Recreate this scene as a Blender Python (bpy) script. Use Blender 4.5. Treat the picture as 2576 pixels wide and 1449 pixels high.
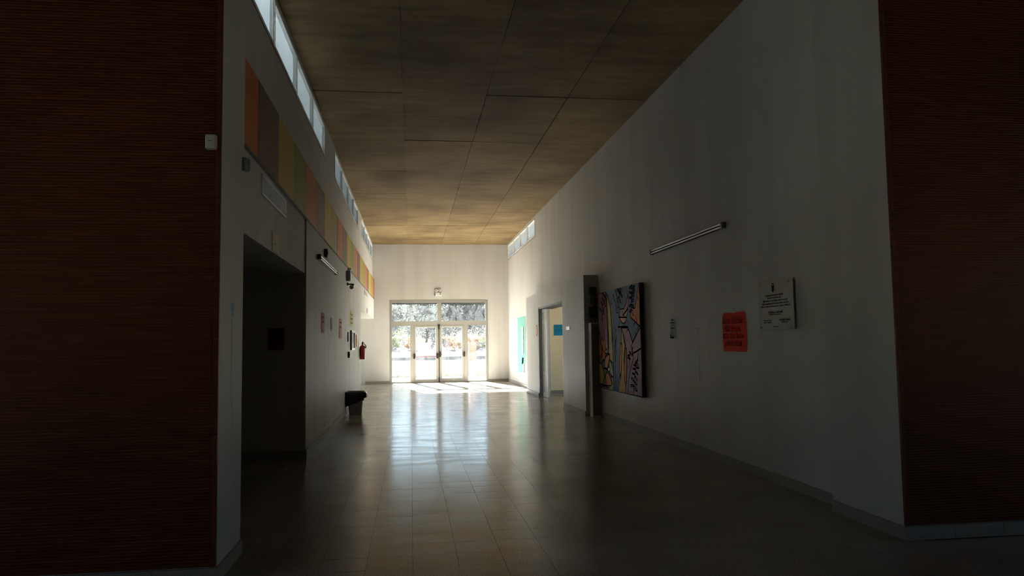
import bpy, bmesh, math, random
from mathutils import Vector, Matrix

# ------------------------------------------------------------------ camera, sky, sun, exposure
scene = bpy.context.scene
col = scene.collection
for o in list(bpy.data.objects):
    bpy.data.objects.remove(o)

FPX = 1906.32
CAM_R = Vector((0.99121179, -0.13149889, -0.01439581))
CAM_U = Vector((0.00481238, -0.07290739, 0.9973271))
CAM_F = Vector((0.13219696, 0.98863166, 0.07163384))
CAM_P = Vector((0.0, 0.0, 1.5))
cam_d = bpy.data.cameras.new('camera')
cam = bpy.data.objects.new('camera', cam_d)
col.objects.link(cam)
cam_d.sensor_fit = 'HORIZONTAL'
cam_d.sensor_width = 36.0
cam_d.lens = FPX / 2576.0 * 36.0
cam_d.clip_start = 0.05
cam_d.clip_end = 600
m3 = Matrix((CAM_R, CAM_U, -CAM_F)).transposed()
cam.matrix_world = Matrix.Translation(CAM_P) @ m3.to_4x4()
scene.camera = cam

SUN_AZ = math.radians(10.0)     # the sun stands beyond the far doors, a little to their left
SUN_EL = math.radians(25.0)
world = bpy.data.worlds.new('sky')
scene.world = world
world.use_nodes = True
wn = world.node_tree
wn.nodes.clear()
sky = wn.nodes.new('ShaderNodeTexSky')
sky.sky_type = 'NISHITA'
sky.sun_disc = False
sky.sun_elevation = SUN_EL
sky.sun_rotation = -SUN_AZ
sky.altitude = 400
sky.air_density = 1.0
sky.dust_density = 0.1
sky.ozone_density = 1.4
bg = wn.nodes.new('ShaderNodeBackground')
bg.inputs['Strength'].default_value = 0.34
wo = wn.nodes.new('ShaderNodeOutputWorld')
wn.links.new(sky.outputs[0], bg.inputs[0])
wn.links.new(bg.outputs[0], wo.inputs[0])

sun_d = bpy.data.lights.new('sun', 'SUN')
sun_d.energy = 175.0
sun_d.color = (1.0, 0.975, 0.935)
sun_d.angle = math.radians(0.8)
sun = bpy.data.objects.new('sun', sun_d)
col.objects.link(sun)
sdir = Vector((math.sin(SUN_AZ) * math.cos(SUN_EL), -math.cos(SUN_AZ) * math.cos(SUN_EL), -math.sin(SUN_EL)))
sun.rotation_euler = sdir.to_track_quat('-Z', 'Y').to_euler()
sun.location = (-6, 60, 30)

scene.view_settings.view_transform = 'Standard'
scene.view_settings.look = 'None'
scene.view_settings.gamma = 1.0
scene.view_settings.use_curve_mapping = False
scene.view_settings.exposure = 0.42
cy = scene.cycles
cy.max_bounces = 11
cy.diffuse_bounces = 7
cy.glossy_bounces = 5
cy.transparent_max_bounces = 16
cy.sample_clamp_indirect = 40.0

# ------------------------------------------------------------------ materials
MATS = {}

def nodes_of(name):
    m = bpy.data.materials.new(name)
    m.use_nodes = True
    nt = m.node_tree
    nt.nodes.clear()
    out = nt.nodes.new('ShaderNodeOutputMaterial')
    b = nt.nodes.new('ShaderNodeBsdfPrincipled')
    nt.links.new(b.outputs[0], out.inputs[0])
    MATS[name] = m
    return m, nt, b, out

def N(nt, typ, **kw):
    n = nt.nodes.new(typ)
    for k, v in kw.items():
        if k.startswith('i_'):
            key = k[2:]
            key = int(key) if key.isdigit() else key.replace('_', ' ')
            n.inputs[key].default_value = v
        else:
            setattr(n, k, v)
    return n

def coords(nt, scale=(1, 1, 1), kind='Object'):
    if kind == 'World':
        g = nt.nodes.new('ShaderNodeNewGeometry').outputs['Position']
    else:
        g = nt.nodes.new('ShaderNodeTexCoord').outputs[kind]
    mp = nt.nodes.new('ShaderNodeMapping')
    mp.inputs['Scale'].default_value = scale
    nt.links.new(g, mp.inputs[0])
    return mp.outputs[0]

def ramp(nt, fac, stops):
    r = nt.nodes.new('ShaderNodeValToRGB')
    e = r.color_ramp.elements
    while len(e) > len(stops):
        e.remove(e[-1])
    while len(e) < len(stops):
        e.new(0.5)
    for el, (p, c) in zip(e, stops):
        el.position = p
        el.color = (*c, 1) if len(c) == 3 else c
    nt.links.new(fac, r.inputs[0])
    return r.outputs[0]

def sc(c, k):
    return tuple(min(1.0, x * k) for x in c)

def plain(name, c, rough=0.5, metal=0.0, var=0.12, scale=18.0, bump=0.0, spec=0.5, stretch=(1, 1, 1)):
    m, nt, b, out = nodes_of(name)
    v = coords(nt, stretch, 'World')
    n = N(nt, 'ShaderNodeTexNoise', i_Scale=scale, i_Detail=4.0)
    nt.links.new(v, n.inputs['Vector'])
    nt.links.new(ramp(nt, n.outputs[0], [(0.3, sc(c, 1 - var)), (0.7, sc(c, 1 + var))]), b.inputs['Base Color'])
    b.inputs['Roughness'].default_value = rough
    b.inputs['Metallic'].default_value = metal
    b.inputs['Specular IOR Level'].default_value = spec
    if bump:
        bp = N(nt, 'ShaderNodeBump', i_Strength=bump, i_Distance=0.01)
        nt.links.new(n.outputs[0], bp.inputs['Height'])
        nt.links.new(bp.outputs[0], b.inputs['Normal'])
    return m

# painted plaster, with faint vertical grime streaks and rolled-paint relief
def plaster(name, c, streak=0.10):
    m, nt, b, out = nodes_of(name)
    n1 = N(nt, 'ShaderNodeTexNoise', i_Scale=1.0, i_Detail=5.0)
    nt.links.new(coords(nt, (2.5, 2.5, 0.18), 'World'), n1.inputs['Vector'])
    n2 = N(nt, 'ShaderNodeTexNoise', i_Scale=0.7, i_Detail=3.0)
    nt.links.new(coords(nt, (1, 1, 1), 'World'), n2.inputs['Vector'])
    a = ramp(nt, n1.outputs[0], [(0.30, sc(c, 1 - streak)), (0.60, c)])
    bb = ramp(nt, n2.outputs[0], [(0.3, (0.93, 0.93, 0.93)), (0.7, (1, 1, 1))])
    mx = N(nt, 'ShaderNodeMix', data_type='RGBA', blend_type='MULTIPLY')
    mx.inputs[0].default_value = 1.0
    nt.links.new(a, mx.inputs[6]); nt.links.new(bb, mx.inputs[7])
    nt.links.new(mx.outputs[2], b.inputs['Base Color'])
    b.inputs['Roughness'].default_value = 0.55
    b.inputs['Specular IOR Level'].default_value = 0.02
    n3 = N(nt, 'ShaderNodeTexNoise', i_Scale=140.0, i_Detail=2.0)
    nt.links.new(coords(nt, (1, 1, 1), 'World'), n3.inputs['Vector'])
    bp = N(nt, 'ShaderNodeBump', i_Strength=0.08, i_Distance=0.004)
    nt.links.new(n3.outputs[0], bp.inputs['Height'])
    nt.links.new(bp.outputs[0], b.inputs['Normal'])
    return m

plaster('wall_paint', (0.60, 0.595, 0.58))
plaster('room_paint', (0.86, 0.735, 0.51), 0.05)

# board-marked concrete
def concrete_ceiling():
    m, nt, b, out = nodes_of('concrete')
    w = coords(nt, (0.8, 4.0, 1), 'World')
    n1 = N(nt, 'ShaderNodeTexNoise', i_Scale=1.6, i_Detail=7.0, i_Roughness=0.65)
    nt.links.new(w, n1.inputs['Vector'])
    n2 = N(nt, 'ShaderNodeTexNoise', i_Scale=0.55, i_Detail=5.0)
    nt.links.new(coords(nt, (1, 1, 1), 'World'), n2.inputs['Vector'])
    # tone of each formwork sheet
    g = nt.nodes.new('ShaderNodeObjectInfo')
    tone = ramp(nt, g.outputs['Random'], [(0.0, (0.84, 0.83, 0.81)), (1.0, (1.04, 1.04, 1.03))])
    a = ramp(nt, n1.outputs[0], [(0.25, (0.20, 0.138, 0.070)), (0.52, (0.29, 0.213, 0.116)), (0.78, (0.385, 0.295, 0.172))])
    bb = ramp(nt, n2.outputs[0], [(0.28, (0.50, 0.47, 0.42)), (0.66, (1.06, 1.05, 1.03))])
    mx = N(nt, 'ShaderNodeMix', data_type='RGBA', blend_type='MULTIPLY'); mx.inputs[0].default_value = 1.0
    nt.links.new(a, mx.inputs[6]); nt.links.new(bb, mx.inputs[7])
    m2 = N(nt, 'ShaderNodeMix', data_type='RGBA', blend_type='MULTIPLY'); m2.inputs[0].default_value = 1.0
    nt.links.new(mx.outputs[2], m2.inputs[6]); nt.links.new(tone, m2.inputs[7])
    nt.links.new(m2.outputs[2], b.inputs['Base Color'])
    b.inputs['Roughness'].default_value = 0.85
    b.inputs['Specular IOR Level'].default_value = 0.08
    bp = N(nt, 'ShaderNodeBump', i_Strength=0.25, i_Distance=0.01)
    nt.links.new(n1.outputs[0], bp.inputs['Height'])
    nt.links.new(bp.outputs[0], b.inputs['Normal'])
concrete_ceiling()

TILE = 0.3125
def floor_tile_mat():
    m, nt, b, out = nodes_of('floor_tile')
    pos = nt.nodes.new('ShaderNodeNewGeometry').outputs['Position']
    dv = N(nt, 'ShaderNodeVectorMath', operation='DIVIDE'); dv.inputs[1].default_value = (TILE, TILE, 10)
    nt.links.new(pos, dv.inputs[0])
    fl = N(nt, 'ShaderNodeVectorMath', operation='FLOOR'); nt.links.new(dv.outputs[0], fl.inputs[0])
    wnz = N(nt, 'ShaderNodeTexWhiteNoise', noise_dimensions='3D'); nt.links.new(fl.outputs[0], wnz.inputs['Vector'])
    tone = ramp(nt, wnz.outputs['Value'], [(0, (0.92, 0.92, 0.91)), (1, (1, 1, 1))])
    sp = N(nt, 'ShaderNodeTexNoise', i_Scale=90.0, i_Detail=3.0); nt.links.new(pos, sp.inputs['Vector'])
    cl = ramp(nt, sp.outputs[0], [(0.35, (0.21, 0.18, 0.145)), (0.5, (0.36, 0.322, 0.268)), (0.68, (0.44, 0.402, 0.345))])
    gr = N(nt, 'ShaderNodeTexNoise', i_Scale=0.8, i_Detail=6.0); nt.links.new(pos, gr.inputs['Vector'])
    dirt = ramp(nt, gr.outputs[0], [(0.3, (0.70, 0.68, 0.64)), (0.6, (1, 1, 1))])
    m1 = N(nt, 'ShaderNodeMix', data_type='RGBA', blend_type='MULTIPLY'); m1.inputs[0].default_value = 1
    nt.links.new(cl, m1.inputs[6]); nt.links.new(tone, m1.inputs[7])
    m2 = N(nt, 'ShaderNodeMix', data_type='RGBA', blend_type='MULTIPLY'); m2.inputs[0].default_value = 1
    nt.links.new(m1.outputs[2], m2.inputs[6]); nt.links.new(dirt, m2.inputs[7])
    nt.links.new(m2.outputs[2], b.inputs['Base Color'])
    rg = N(nt, 'ShaderNodeTexNoise', i_Scale=2.2, i_Detail=5.0)
    mp = N(nt, 'ShaderNodeMapping'); mp.inputs['Scale'].default_value = (0.6, 2.0, 1)
    nt.links.new(pos, mp.inputs[0]); nt.links.new(mp.outputs[0], rg.inputs['Vector'])
    mr = N(nt, 'ShaderNodeMapRange'); mr.inputs[1].default_value = 0.3; mr.inputs[2].default_value = 0.7
    mr.inputs[3].default_value = 0.11; mr.inputs[4].default_value = 0.23
    nt.links.new(rg.outputs[0], mr.inputs[0]); nt.links.new(mr.outputs[0], b.inputs['Roughness'])
    b.inputs['Specular IOR Level'].default_value = 0.08
    wv = N(nt, 'ShaderNodeTexNoise', i_Scale=5.0, i_Detail=2.0)
    mp2 = N(nt, 'ShaderNodeMapping'); mp2.inputs['Scale'].default_value = (0.4, 1.6, 1)
    nt.links.new(pos, mp2.inputs[0]); nt.links.new(mp2.outputs[0], wv.inputs['Vector'])
    bp = N(nt, 'ShaderNodeBump', i_Strength=0.08, i_Distance=0.006)
    nt.links.new(wv.outputs[0], bp.inputs['Height']); nt.links.new(bp.outputs[0], b.inputs['Normal'])
floor_tile_mat()

def granite():
    m, nt, b, out = nodes_of('granite')
    v = coords(nt, (1, 1, 1), 'World')
    n = N(nt, 'ShaderNodeTexVoronoi', i_Scale=160.0); nt.links.new(v, n.inputs['Vector'])
    nt.links.new(ramp(nt, n.outputs['Distance'], [(0.1, (0.17, 0.155, 0.135)), (0.5, (0.30, 0.28, 0.245)), (0.8, (0.37, 0.345, 0.31))]), b.inputs['Base Color'])
    b.inputs['Roughness'].default_value = 0.6
    b.inputs['Specular IOR Level'].default_value = 0.3
granite()

def wood():
    m, nt, b, out = nodes_of('slat_wood')
    n = N(nt, 'ShaderNodeTexNoise', i_Scale=4.0, i_Detail=6.0); nt.links.new(coords(nt, (0.8, 1, 30), 'World'), n.inputs['Vector'])
    n2 = N(nt, 'ShaderNodeTexNoise', i_Scale=1.2, i_Detail=2.0); nt.links.new(coords(nt, (1, 1, 1), 'World'), n2.inputs['Vector'])
    a = ramp(nt, n.outputs[0], [(0.3, (0.115, 0.034, 0.015)), (0.7, (0.20, 0.062, 0.026))])
    bb = ramp(nt, n2.outputs[0], [(0.3, (0.8, 0.8, 0.8)), (0.7, (1, 1, 1))])
    mx = N(nt, 'ShaderNodeMix', data_type='RGBA', blend_type='MULTIPLY'); mx.inputs[0].default_value = 1
    nt.links.new(a, mx.inputs[6]); nt.links.new(bb, mx.inputs[7]); nt.links.new(mx.outputs[2], b.inputs['Base Color'])
    b.inputs['Roughness'].default_value = 0.55
    b.inputs['Specular IOR Level'].default_value = 0.12
wood()

# window glass: clear, with a film of dust and wiping marks that scatters the light behind it
def glass(name, dirt_lo, dirt_hi, sweep=True, film=(0.80, 0.84, 0.90)):
    m = bpy.data.materials.new(name); m.use_nodes = True; MATS[name] = m
    nt = m.node_tree; nt.nodes.clear()
    out = nt.nodes.new('ShaderNodeOutputMaterial')
    tr = N(nt, 'ShaderNodeBsdfTransparent'); tr.inputs[0].default_value = (0.95, 0.97, 0.97, 1)
    gl = N(nt, 'ShaderNodeBsdfGlossy'); gl.inputs['Roughness'].default_value = 0.02
    fr = N(nt, 'ShaderNodeFresnel'); fr.inputs[0].default_value = 1.45
    fm = N(nt, 'ShaderNodeMath', operation='MULTIPLY'); fm.inputs[1].default_value = 0.7
    nt.links.new(fr.outputs[0], fm.inputs[0])
    m1 = N(nt, 'ShaderNodeMixShader'); nt.links.new(fm.outputs[0], m1.inputs[0])
    nt.links.new(tr.outputs[0], m1.inputs[1]); nt.links.new(gl.outputs[0], m1.inputs[2])
    tl = N(nt, 'ShaderNodeBsdfTranslucent'); tl.inputs[0].default_value = (*film, 1)
    n = N(nt, 'ShaderNodeTexNoise', i_Scale=2.6, i_Detail=8.0, i_Distortion=2.2 if sweep else 0.3)
    nt.links.new(coords(nt, (1.0, 1.0, 0.6), 'World'), n.inputs['Vector'])
    mr = N(nt, 'ShaderNodeMapRange'); mr.inputs[1].default_value = 0.38; mr.inputs[2].default_value = 0.68
    mr.inputs[3].default_value = dirt_lo; mr.inputs[4].default_value = dirt_hi
    nt.links.new(n.outputs[0], mr.inputs[0])
    m2 = N(nt, 'ShaderNodeMixShader'); nt.links.new(mr.outputs[0], m2.inputs[0])
    nt.links.new(m1.outputs[0], m2.inputs[1]); nt.links.new(tl.outputs[0], m2.inputs[2])
    nt.links.new(m2.outputs[0], out.inputs[0])
    return m
glass('door_glass', 0.0012, 0.006)
glass('window_glass', 0.02, 0.05, False)
glass('frosted_glass', 0.93, 0.97, False, (0.18, 0.207, 0.228))
glass('pale_glass', 0.55, 0.67, False, (0.25, 0.27, 0.285))

def leaf_mat(name, c, t):
    m, nt, b, out = nodes_of(name)
    n = N(nt, 'ShaderNodeTexNoise', i_Scale=1.1, i_Detail=3.0); nt.links.new(coords(nt, (1, 1, 1), 'World'), n.inputs['Vector'])
    cr = ramp(nt, n.outputs[0], [(0.3, sc(c, 0.6)), (0.7, sc(c, 1.3))])
    nt.links.new(cr, b.inputs['Base Color']); b.inputs['Roughness'].default_value = 0.5
    tl = N(nt, 'ShaderNodeBsdfTranslucent'); nt.links.new(cr, tl.inputs[0])
    mx = N(nt, 'ShaderNodeMixShader'); mx.inputs[0].default_value = t
    nt.links.new(b.outputs[0], mx.inputs[1]); nt.links.new(tl.outputs[0], mx.inputs[2]); nt.links.new(mx.outputs[0], out.inputs[0])
leaf_mat('leaf_dark', (0.028, 0.038, 0.024), 0.15)
leaf_mat('leaf_light', (0.16, 0.19, 0.07), 0.35)
leaf_mat('leaf_dry', (0.34, 0.20, 0.10), 0.3)

plain('grout', (0.055, 0.045, 0.035), 0.8, var=0.85, scale=2.5)
plain('alu', (0.35, 0.345, 0.32), 0.38, 0.0, 0.04)
plain('alu_white', (0.80, 0.81, 0.80), 0.4, 0.0, 0.03)
plain('gasket', (0.03, 0.03, 0.03), 0.6)
plain('black_plastic', (0.018, 0.017, 0.017), 0.4)
plain('black_bag', (0.010, 0.010, 0.011), 0.32, bump=0.2)
plain('dark_red', (0.12, 0.015, 0.015), 0.35)
plain('bar_red', (0.26, 0.016, 0.022), 0.3)
plain('enamel_red', (0.33, 0.012, 0.015), 0.25, var=0.05)
plain('white_plastic', (0.68, 0.68, 0.66), 0.4, var=0.04)
plain('grey_plastic', (0.21, 0.21, 0.20), 0.45, var=0.05)
plain('lens_grey', (0.42, 0.42, 0.38), 0.2)
plain('chrome', (0.75, 0.75, 0.76), 0.18, 1.0, 0.03)
plain('steel', (0.45, 0.45, 0.43), 0.33, 0.9, 0.05, stretch=(1, 1, 12))
plain('tube_glass', (0.62, 0.62, 0.60), 0.4, var=0.02, spec=0.25)
plain('bin_beige', (0.33, 0.29, 0.23), 0.45, var=0.06)
plain('panel_orange', (0.560, 0.165, 0.048), 0.5, var=0.03, spec=0.15)
plain('panel_brown', (0.200, 0.125, 0.100), 0.5, var=0.03, spec=0.15)
plain('panel_yellow', (0.530, 0.380, 0.065), 0.5, var=0.03, spec=0.15)
plain('panel_green', (0.285, 0.315, 0.090), 0.5, var=0.03, spec=0.15)
plain('batten', (0.13, 0.105, 0.08), 0.6)  # dark tone stands in for the shadow under the panel band
plain('paper_red', (0.95, 0.035, 0.012), 0.75, var=0.06, spec=0.06)
plain('paper_pink', (0.68, 0.30, 0.24), 0.75, var=0.06, spec=0.06)
plain('paper_yellow', (0.60, 0.56, 0.25), 0.75, var=0.06, spec=0.06)
plain('paper_blue', (0.025, 0.25, 0.45), 0.75, var=0.08, spec=0.06)
plain('paper_teal', (0.20, 0.47, 0.45), 0.75, var=0.06, spec=0.06)
plain('paper_white', (0.70, 0.69, 0.65), 0.75, var=0.04, spec=0.06)
plain('paper_card', (0.42, 0.47, 0.55), 0.75, var=0.15, scale=30, spec=0.06)
plain('paper_cream', (0.80, 0.70, 0.54), 0.75, var=0.04, spec=0.06)
plain('paper_orange', (0.70, 0.22, 0.07), 0.75, var=0.05, spec=0.06)
plain('paper_maroon', (0.17, 0.025, 0.03), 0.75, var=0.08, spec=0.06)
plain('ink_dark', (0.010, 0.008, 0.008), 0.8, spec=0.0)
plain('ink_red', (0.42, 0.012, 0.006), 0.8, spec=0.05)
plain('ink_blue', (0.015, 0.16, 0.30), 0.6)
plain('smear_blue', (0.04, 0.28, 0.42), 0.6, var=0.35, scale=60)
plain('smear_green', (0.28, 0.38, 0.37), 0.6, var=0.3, scale=60)
plain('plaque_metal', (0.43, 0.43, 0.40), 0.6, 0.0, 0.04, stretch=(1, 1, 20), spec=0.15)
plain('canvas_edge', (0.10, 0.03, 0.015), 0.7)
for k, c in {'b': (0.10, 0.16, 0.26), 'p': (0.33, 0.19, 0.27), 'y': (0.46, 0.31, 0.07), 'o': (0.62, 0.20, 0.05),
             's': (0.58, 0.24, 0.12), 'g': (0.17, 0.19, 0.23), 'n': (0.32, 0.36, 0.24), 'w': (0.55, 0.53, 0.50),
             'l': (0.42, 0.42, 0.22)}.items():
    plain('oil_' + k, c, 0.7, var=0.15, scale=9, spec=0.08)
plain('outdoor_concrete', (0.19, 0.178, 0.158), 0.8, var=0.12, scale=1.5)
plain('outdoor_wall', (0.27, 0.245, 0.195), 0.8, var=0.08, scale=3)
plain('lawn', (0.085, 0.09, 0.06), 0.9, var=0.3, scale=3)
plain('sandy_ground', (0.19, 0.168, 0.132), 0.9, var=0.15, scale=2)
plain('grey_block', (0.085, 0.088, 0.09), 0.85, var=0.2, scale=4)
plain('dry_grass', (0.20, 0.18, 0.09), 0.9, var=0.3, scale=30)
plain('brick', (0.14, 0.052, 0.026), 0.8, var=0.2, scale=9)
plain('mortar', (0.26, 0.185, 0.14), 0.9)
plain('bark', (0.09, 0.065, 0.045), 0.9, bump=0.4)
plain('far_wall', (0.50, 0.48, 0.44), 0.8)
plain('dark_pane', (0.03, 0.035, 0.04), 0.15)
plain('roofing', (0.20, 0.19, 0.18), 0.8)

# ------------------------------------------------------------------ building helpers
ORG = {}      # world position of each object's own origin

class MB:
    """collects boxes, tubes and polygons in world coordinates"""
    def __init__(self):
        self.v = []; self.f = []; self.mi = []; self.mats = []; self.smooth = []
    def mat(self, name):
        if name not in self.mats:
            self.mats.append(name)
        return self.mats.index(name)
    def add(self, vs, fs, mat, smooth=False):
        k = len(self.v); i = self.mat(mat)
        self.v += [Vector(p) for p in vs]
        for f in fs:
            self.f.append([k + a for a in f]); self.mi.append(i); self.smooth.append(smooth)
        return self
    def box(self, x0, x1, y0, y1, z0, z1, mat, M=None):
        vs = [Vector((x, y, z)) for z in (z0, z1) for y in (y0, y1) for x in (x0, x1)]
        if M is not None:
            vs = [M @ p for p in vs]
        return self.add(vs, [(0, 2, 3, 1), (4, 5, 7, 6), (0, 1, 5, 4), (2, 6, 7, 3), (0, 4, 6, 2), (1, 3, 7, 5)], mat)
    def bbox(self, x0, x1, y0, y1, z0, z1, mat, r=0.01, M=None, seg=2):
        """box with rounded edges"""
        b = bmesh.new()
        bmesh.ops.create_cube(b, size=1.0)
        for p in b.verts:
            p.co = Vector(((x0 + x1) / 2 + p.co.x * (x1 - x0), (y0 + y1) / 2 + p.co.y * (y1 - y0), (z0 + z1) / 2 + p.co.z * (z1 - z0)))
        bmesh.ops.bevel(b, geom=b.edges[:], offset=min(r, 0.49 * min(x1 - x0, y1 - y0, z1 - z0)), segments=seg, affect='EDGES', profile=0.5)
        return self.take(b, mat, M, False)
    def take(self, b, mat, M=None, smooth=False):
        b.verts.index_update()
        vs = [(M @ p.co) if M is not None else p.co.copy() for p in b.verts]
        fs = [[q.index for q in f.verts] for f in b.faces]
        b.free()
        return self.add(vs, fs, mat, smooth)
    def tube(self, p0, p1, r, mat, n=14, r1=None, cap=True, M=None):
        p0 = Vector(p0); p1 = Vector(p1); r1 = r if r1 is None else r1
        q = (p1 - p0).to_track_quat('Z', 'Y')
        vs = []
        for p, rr in ((p0, r), (p1, r1)):
            for k in range(n):
                a = 2 * math.pi * k / n
                w = p + q @ Vector((rr * math.cos(a), rr * math.sin(a), 0))
                vs.append(M @ w if M is not None else w)
        self.add(vs, [(k, (k + 1) % n, n + (k + 1) % n, n + k) for k in range(n)], mat, True)
        if cap:
            self.add([vs[k] for k in range(n)][::-1], [tuple(range(n))], mat)
            self.add([vs[n + k] for k in range(n)], [tuple(range(n))], mat)
        return self
    def path(self, pts, r, mat, n=8):
        for a, b in zip(pts, pts[1:]):
            self.tube(a, b, r, mat, n)
        return self
    def lathe(self, c, prof, mat, n=24, axis=(0, 0, 1), M=None):
        """profile of (radius, height) turned about an axis through c"""
        q = Vector(axis).to_track_quat('Z', 'Y'); c = Vector(c)
        vs = []
        for (r, h) in prof:
            for k in range(n):
                a = 2 * math.pi * k / n
                w = c + q @ Vector((r * math.cos(a), r * math.sin(a), h))
                vs.append(M @ w if M is not None else w)
        fs = []
        for j in range(len(prof) - 1):
            for k in range(n):
                fs.append((j * n + k, j * n + (k + 1) % n, (j + 1) * n + (k + 1) % n, (j + 1) * n + k))
        self.add(vs, fs, mat, True)
        self.add([vs[k] for k in range(n)][::-1], [tuple(range(n))], mat)
        self.add([vs[(len(prof) - 1) * n + k] for k in range(n)], [tuple(range(n))], mat)
        return self
    def prism(self, pts, d, mat):
        """polygon pts (3D) thickened by the vector d"""
        n = len(pts); d = Vector(d)
        a = [Vector(p) for p in pts]; b = [p + d for p in a]
        return self.add(a + b, [tuple(range(n))[::-1], tuple(range(n, 2 * n))] + [(k, (k + 1) % n, n + (k + 1) % n, n + k) for k in range(n)], mat)
    def build(self, name, parent=None, org=None, fix=False):
        if parent is not None:
            o0 = ORG[parent.name] if org is None else Vector(org)
        else:
            if org is None:
                xs = [p.x for p in self.v]; ys = [p.y for p in self.v]; zs = [p.z for p in self.v]
                org = ((min(xs) + max(xs)) / 2, (min(ys) + max(ys)) / 2, min(zs))
            o0 = Vector(org)
        me = bpy.data.meshes.new(name)
        me.from_pydata([tuple(p - o0) for p in self.v], [], self.f)
        for mn in self.mats:
            me.materials.append(MATS[mn])
        me.polygons.foreach_set('material_index', self.mi)
        me.polygons.foreach_set('use_smooth', self.smooth)
        if fix:
            b = bmesh.new(); b.from_mesh(me); bmesh.ops.recalc_face_normals(b, faces=b.faces[:]); b.to_mesh(me); b.free()
        me.update()
        o = bpy.data.objects.new(name, me)
        col.objects.link(o)
        if parent is not None:
            o.parent = parent
            o.location = o0 - ORG[parent.name]
        else:
            o.location = o0
        ORG[o.name] = o0
        return o

def tag(o, label=None, cat=None, group=None, kind=None):
    if label: o['label'] = label
    if cat: o['category'] = cat
    if group: o['group'] = group
    if kind: o['kind'] = kind
    return o

def root(name, loc, label, cat, group=None, kind=None):
    o = bpy.data.objects.new(name, None)
    o.empty_display_size = 0.1
    o.location = loc
    col.objects.link(o)
    ORG[o.name] = Vector(loc)
    return tag(o, label, cat, group, kind)

def copy_part(src, parent, shift=(0, 0, 0)):
    c = src.copy()
    col.objects.link(c)
    c.parent = parent
    c.location = src.location + Vector(shift)
    ORG[c.name] = ORG[parent.name] + c.location
    return c

def rotz(c, a, tilt=0.0):
    return Matrix.Translation(Vector(c)) @ Matrix.Rotation(a, 4, 'Z') @ Matrix.Rotation(tilt, 4, 'X')

rnd = random.Random(7)
# main dimensions (metres): x to the right, y down the corridor, z up
XL, XW, XB, XP = -1.462, -1.414, -1.434, -1.242       # left: upper wall, lower wall, bulkhead, pillar
XR, XRP = 3.767, 3.624                                # right wall, right pilaster
H, D = 5.35, 29.48                                    # ceiling height, far wall
ZO = 2.48                                             # head of the side openings

# ------------------------------------------------------------------ the shell
wl = MB()
wl.box(-1.66, XL, 5.6, 29.66, 3.2, 4.72, 'wall_paint')
for a, b in ((5.6, 6.65), (13.18, 14.88), (21.42, 22.86), (29.28, 29.66)):
    wl.box(-1.66, XL, a, b, 4.72, 5.30, 'wall_paint')
wl.box(-1.66, XL, 5.6, 29.66, 5.30, 5.36, 'wall_paint')
wl.box(-1.66, XB, 5.6, 10.57, ZO, 3.24, 'wall_paint')
wl.box(-1.66, XW, 10.57, 21.95, -0.05, 3.24, 'wall_paint')
wl.box(-1.66, XW, 21.95, 29.6, ZO, 3.24, 'wall_paint')
wall_left = tag(wl.build('wall_left', org=(XW, 10.57, 0)), 'long white plaster wall with the coloured panel band and clerestory windows', 'wall', kind='structure')

wr = MB()
wr.box(XR, 3.97, 5.4, 17.27, -0.05, 4.72, 'wall_paint')
wr.box(XR, 3.97, 17.27, 21.6, 2.45, 4.72, 'wall_paint')
wr.box(XR, 3.97, 21.6, 29.66, -0.05, 4.72, 'wall_paint')
wr.box(XR, 3.97, 5.4, 22.70, 4.72, 5.30, 'wall_paint')
wr.box(XR, 3.97, 29.26, 29.66, 4.72, 5.30, 'wall_paint')
wr.box(XR, 3.97, 5.4, 29.66, 5.30, 5.36, 'wall_paint')
wall_right = tag(wr.build('wall_right', org=(XR, 10, 0)), 'long white plaster wall carrying the big painting and the metal plaque', 'wall', kind='structure')

pt = MB()
XF = 3.48
pt.box(XF, XR + 0.01, 15.05, 17.27, -0.05, 2.85, 'wall_paint')
pt.box(XF, XR + 0.01, 17.27, 20.7, 2.45, 2.85, 'wall_paint')
pt.box(XF, XR + 0.01, 20.7, 22.85, -0.05, 2.85, 'wall_paint')
portal = tag(pt.build('wall_portal', org=(XF, 19, 0)), 'shallow white boxed-out wall around the wide doorway beyond the painting', 'wall', kind='structure')

wb = MB()
wb.box(-1.74, -0.80, D, D + 0.2, -0.05, H + 0.01, 'wall_paint')
wb.box(2.96, 3.97, D, D + 0.2, -0.05, H + 0.01, 'wall_paint')
wb.box(-0.80, 2.96, D, D + 0.2, 3.175, H + 0.01, 'wall_paint')
wall_back = tag(wb.build('wall_back', org=(1.1, D, 0)), 'bright end wall around the glazed double doors', 'wall', kind='structure')

ce = MB()
ce.box(-2.45, 4.1, 5.2, 30.0, H + 0.012, H + 0.27, 'concrete')
ce.box(-7.2, 9.2, -9.2, 5.2, H, H + 0.27, 'concrete')
ceiling = tag(ce.build('ceiling', org=(1.1, 17, H)), 'high brown exposed concrete ceiling with formwork sheet marks', 'ceiling', kind='structure')
CX = [-1.462, -0.107, 1.18, 2.47, 3.767]
CY = [5.2, 6.33, 8.95, 11.52, 14.25, 16.85, 19.40, 22.04, 24.72, 27.40, 29.48]
for i in range(4):
    for j in range(10):
        g = 0.005
        b = MB()
        x0, x1, y0, y1 = CX[i] + g, CX[i + 1] - g, CY[j] + g, CY[j + 1] - g
        if i == 0: x0 = CX[0]
        if i == 3: x1 = CX[4]
        dz = rnd.uniform(-0.006, 0.004)
        b.box(x0, x1, y0, y1, H + dz, H + 0.02, 'concrete')
        b.build('panel', ceiling, org=((x0 + x1) / 2, (y0 + y1) / 2, H))

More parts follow.
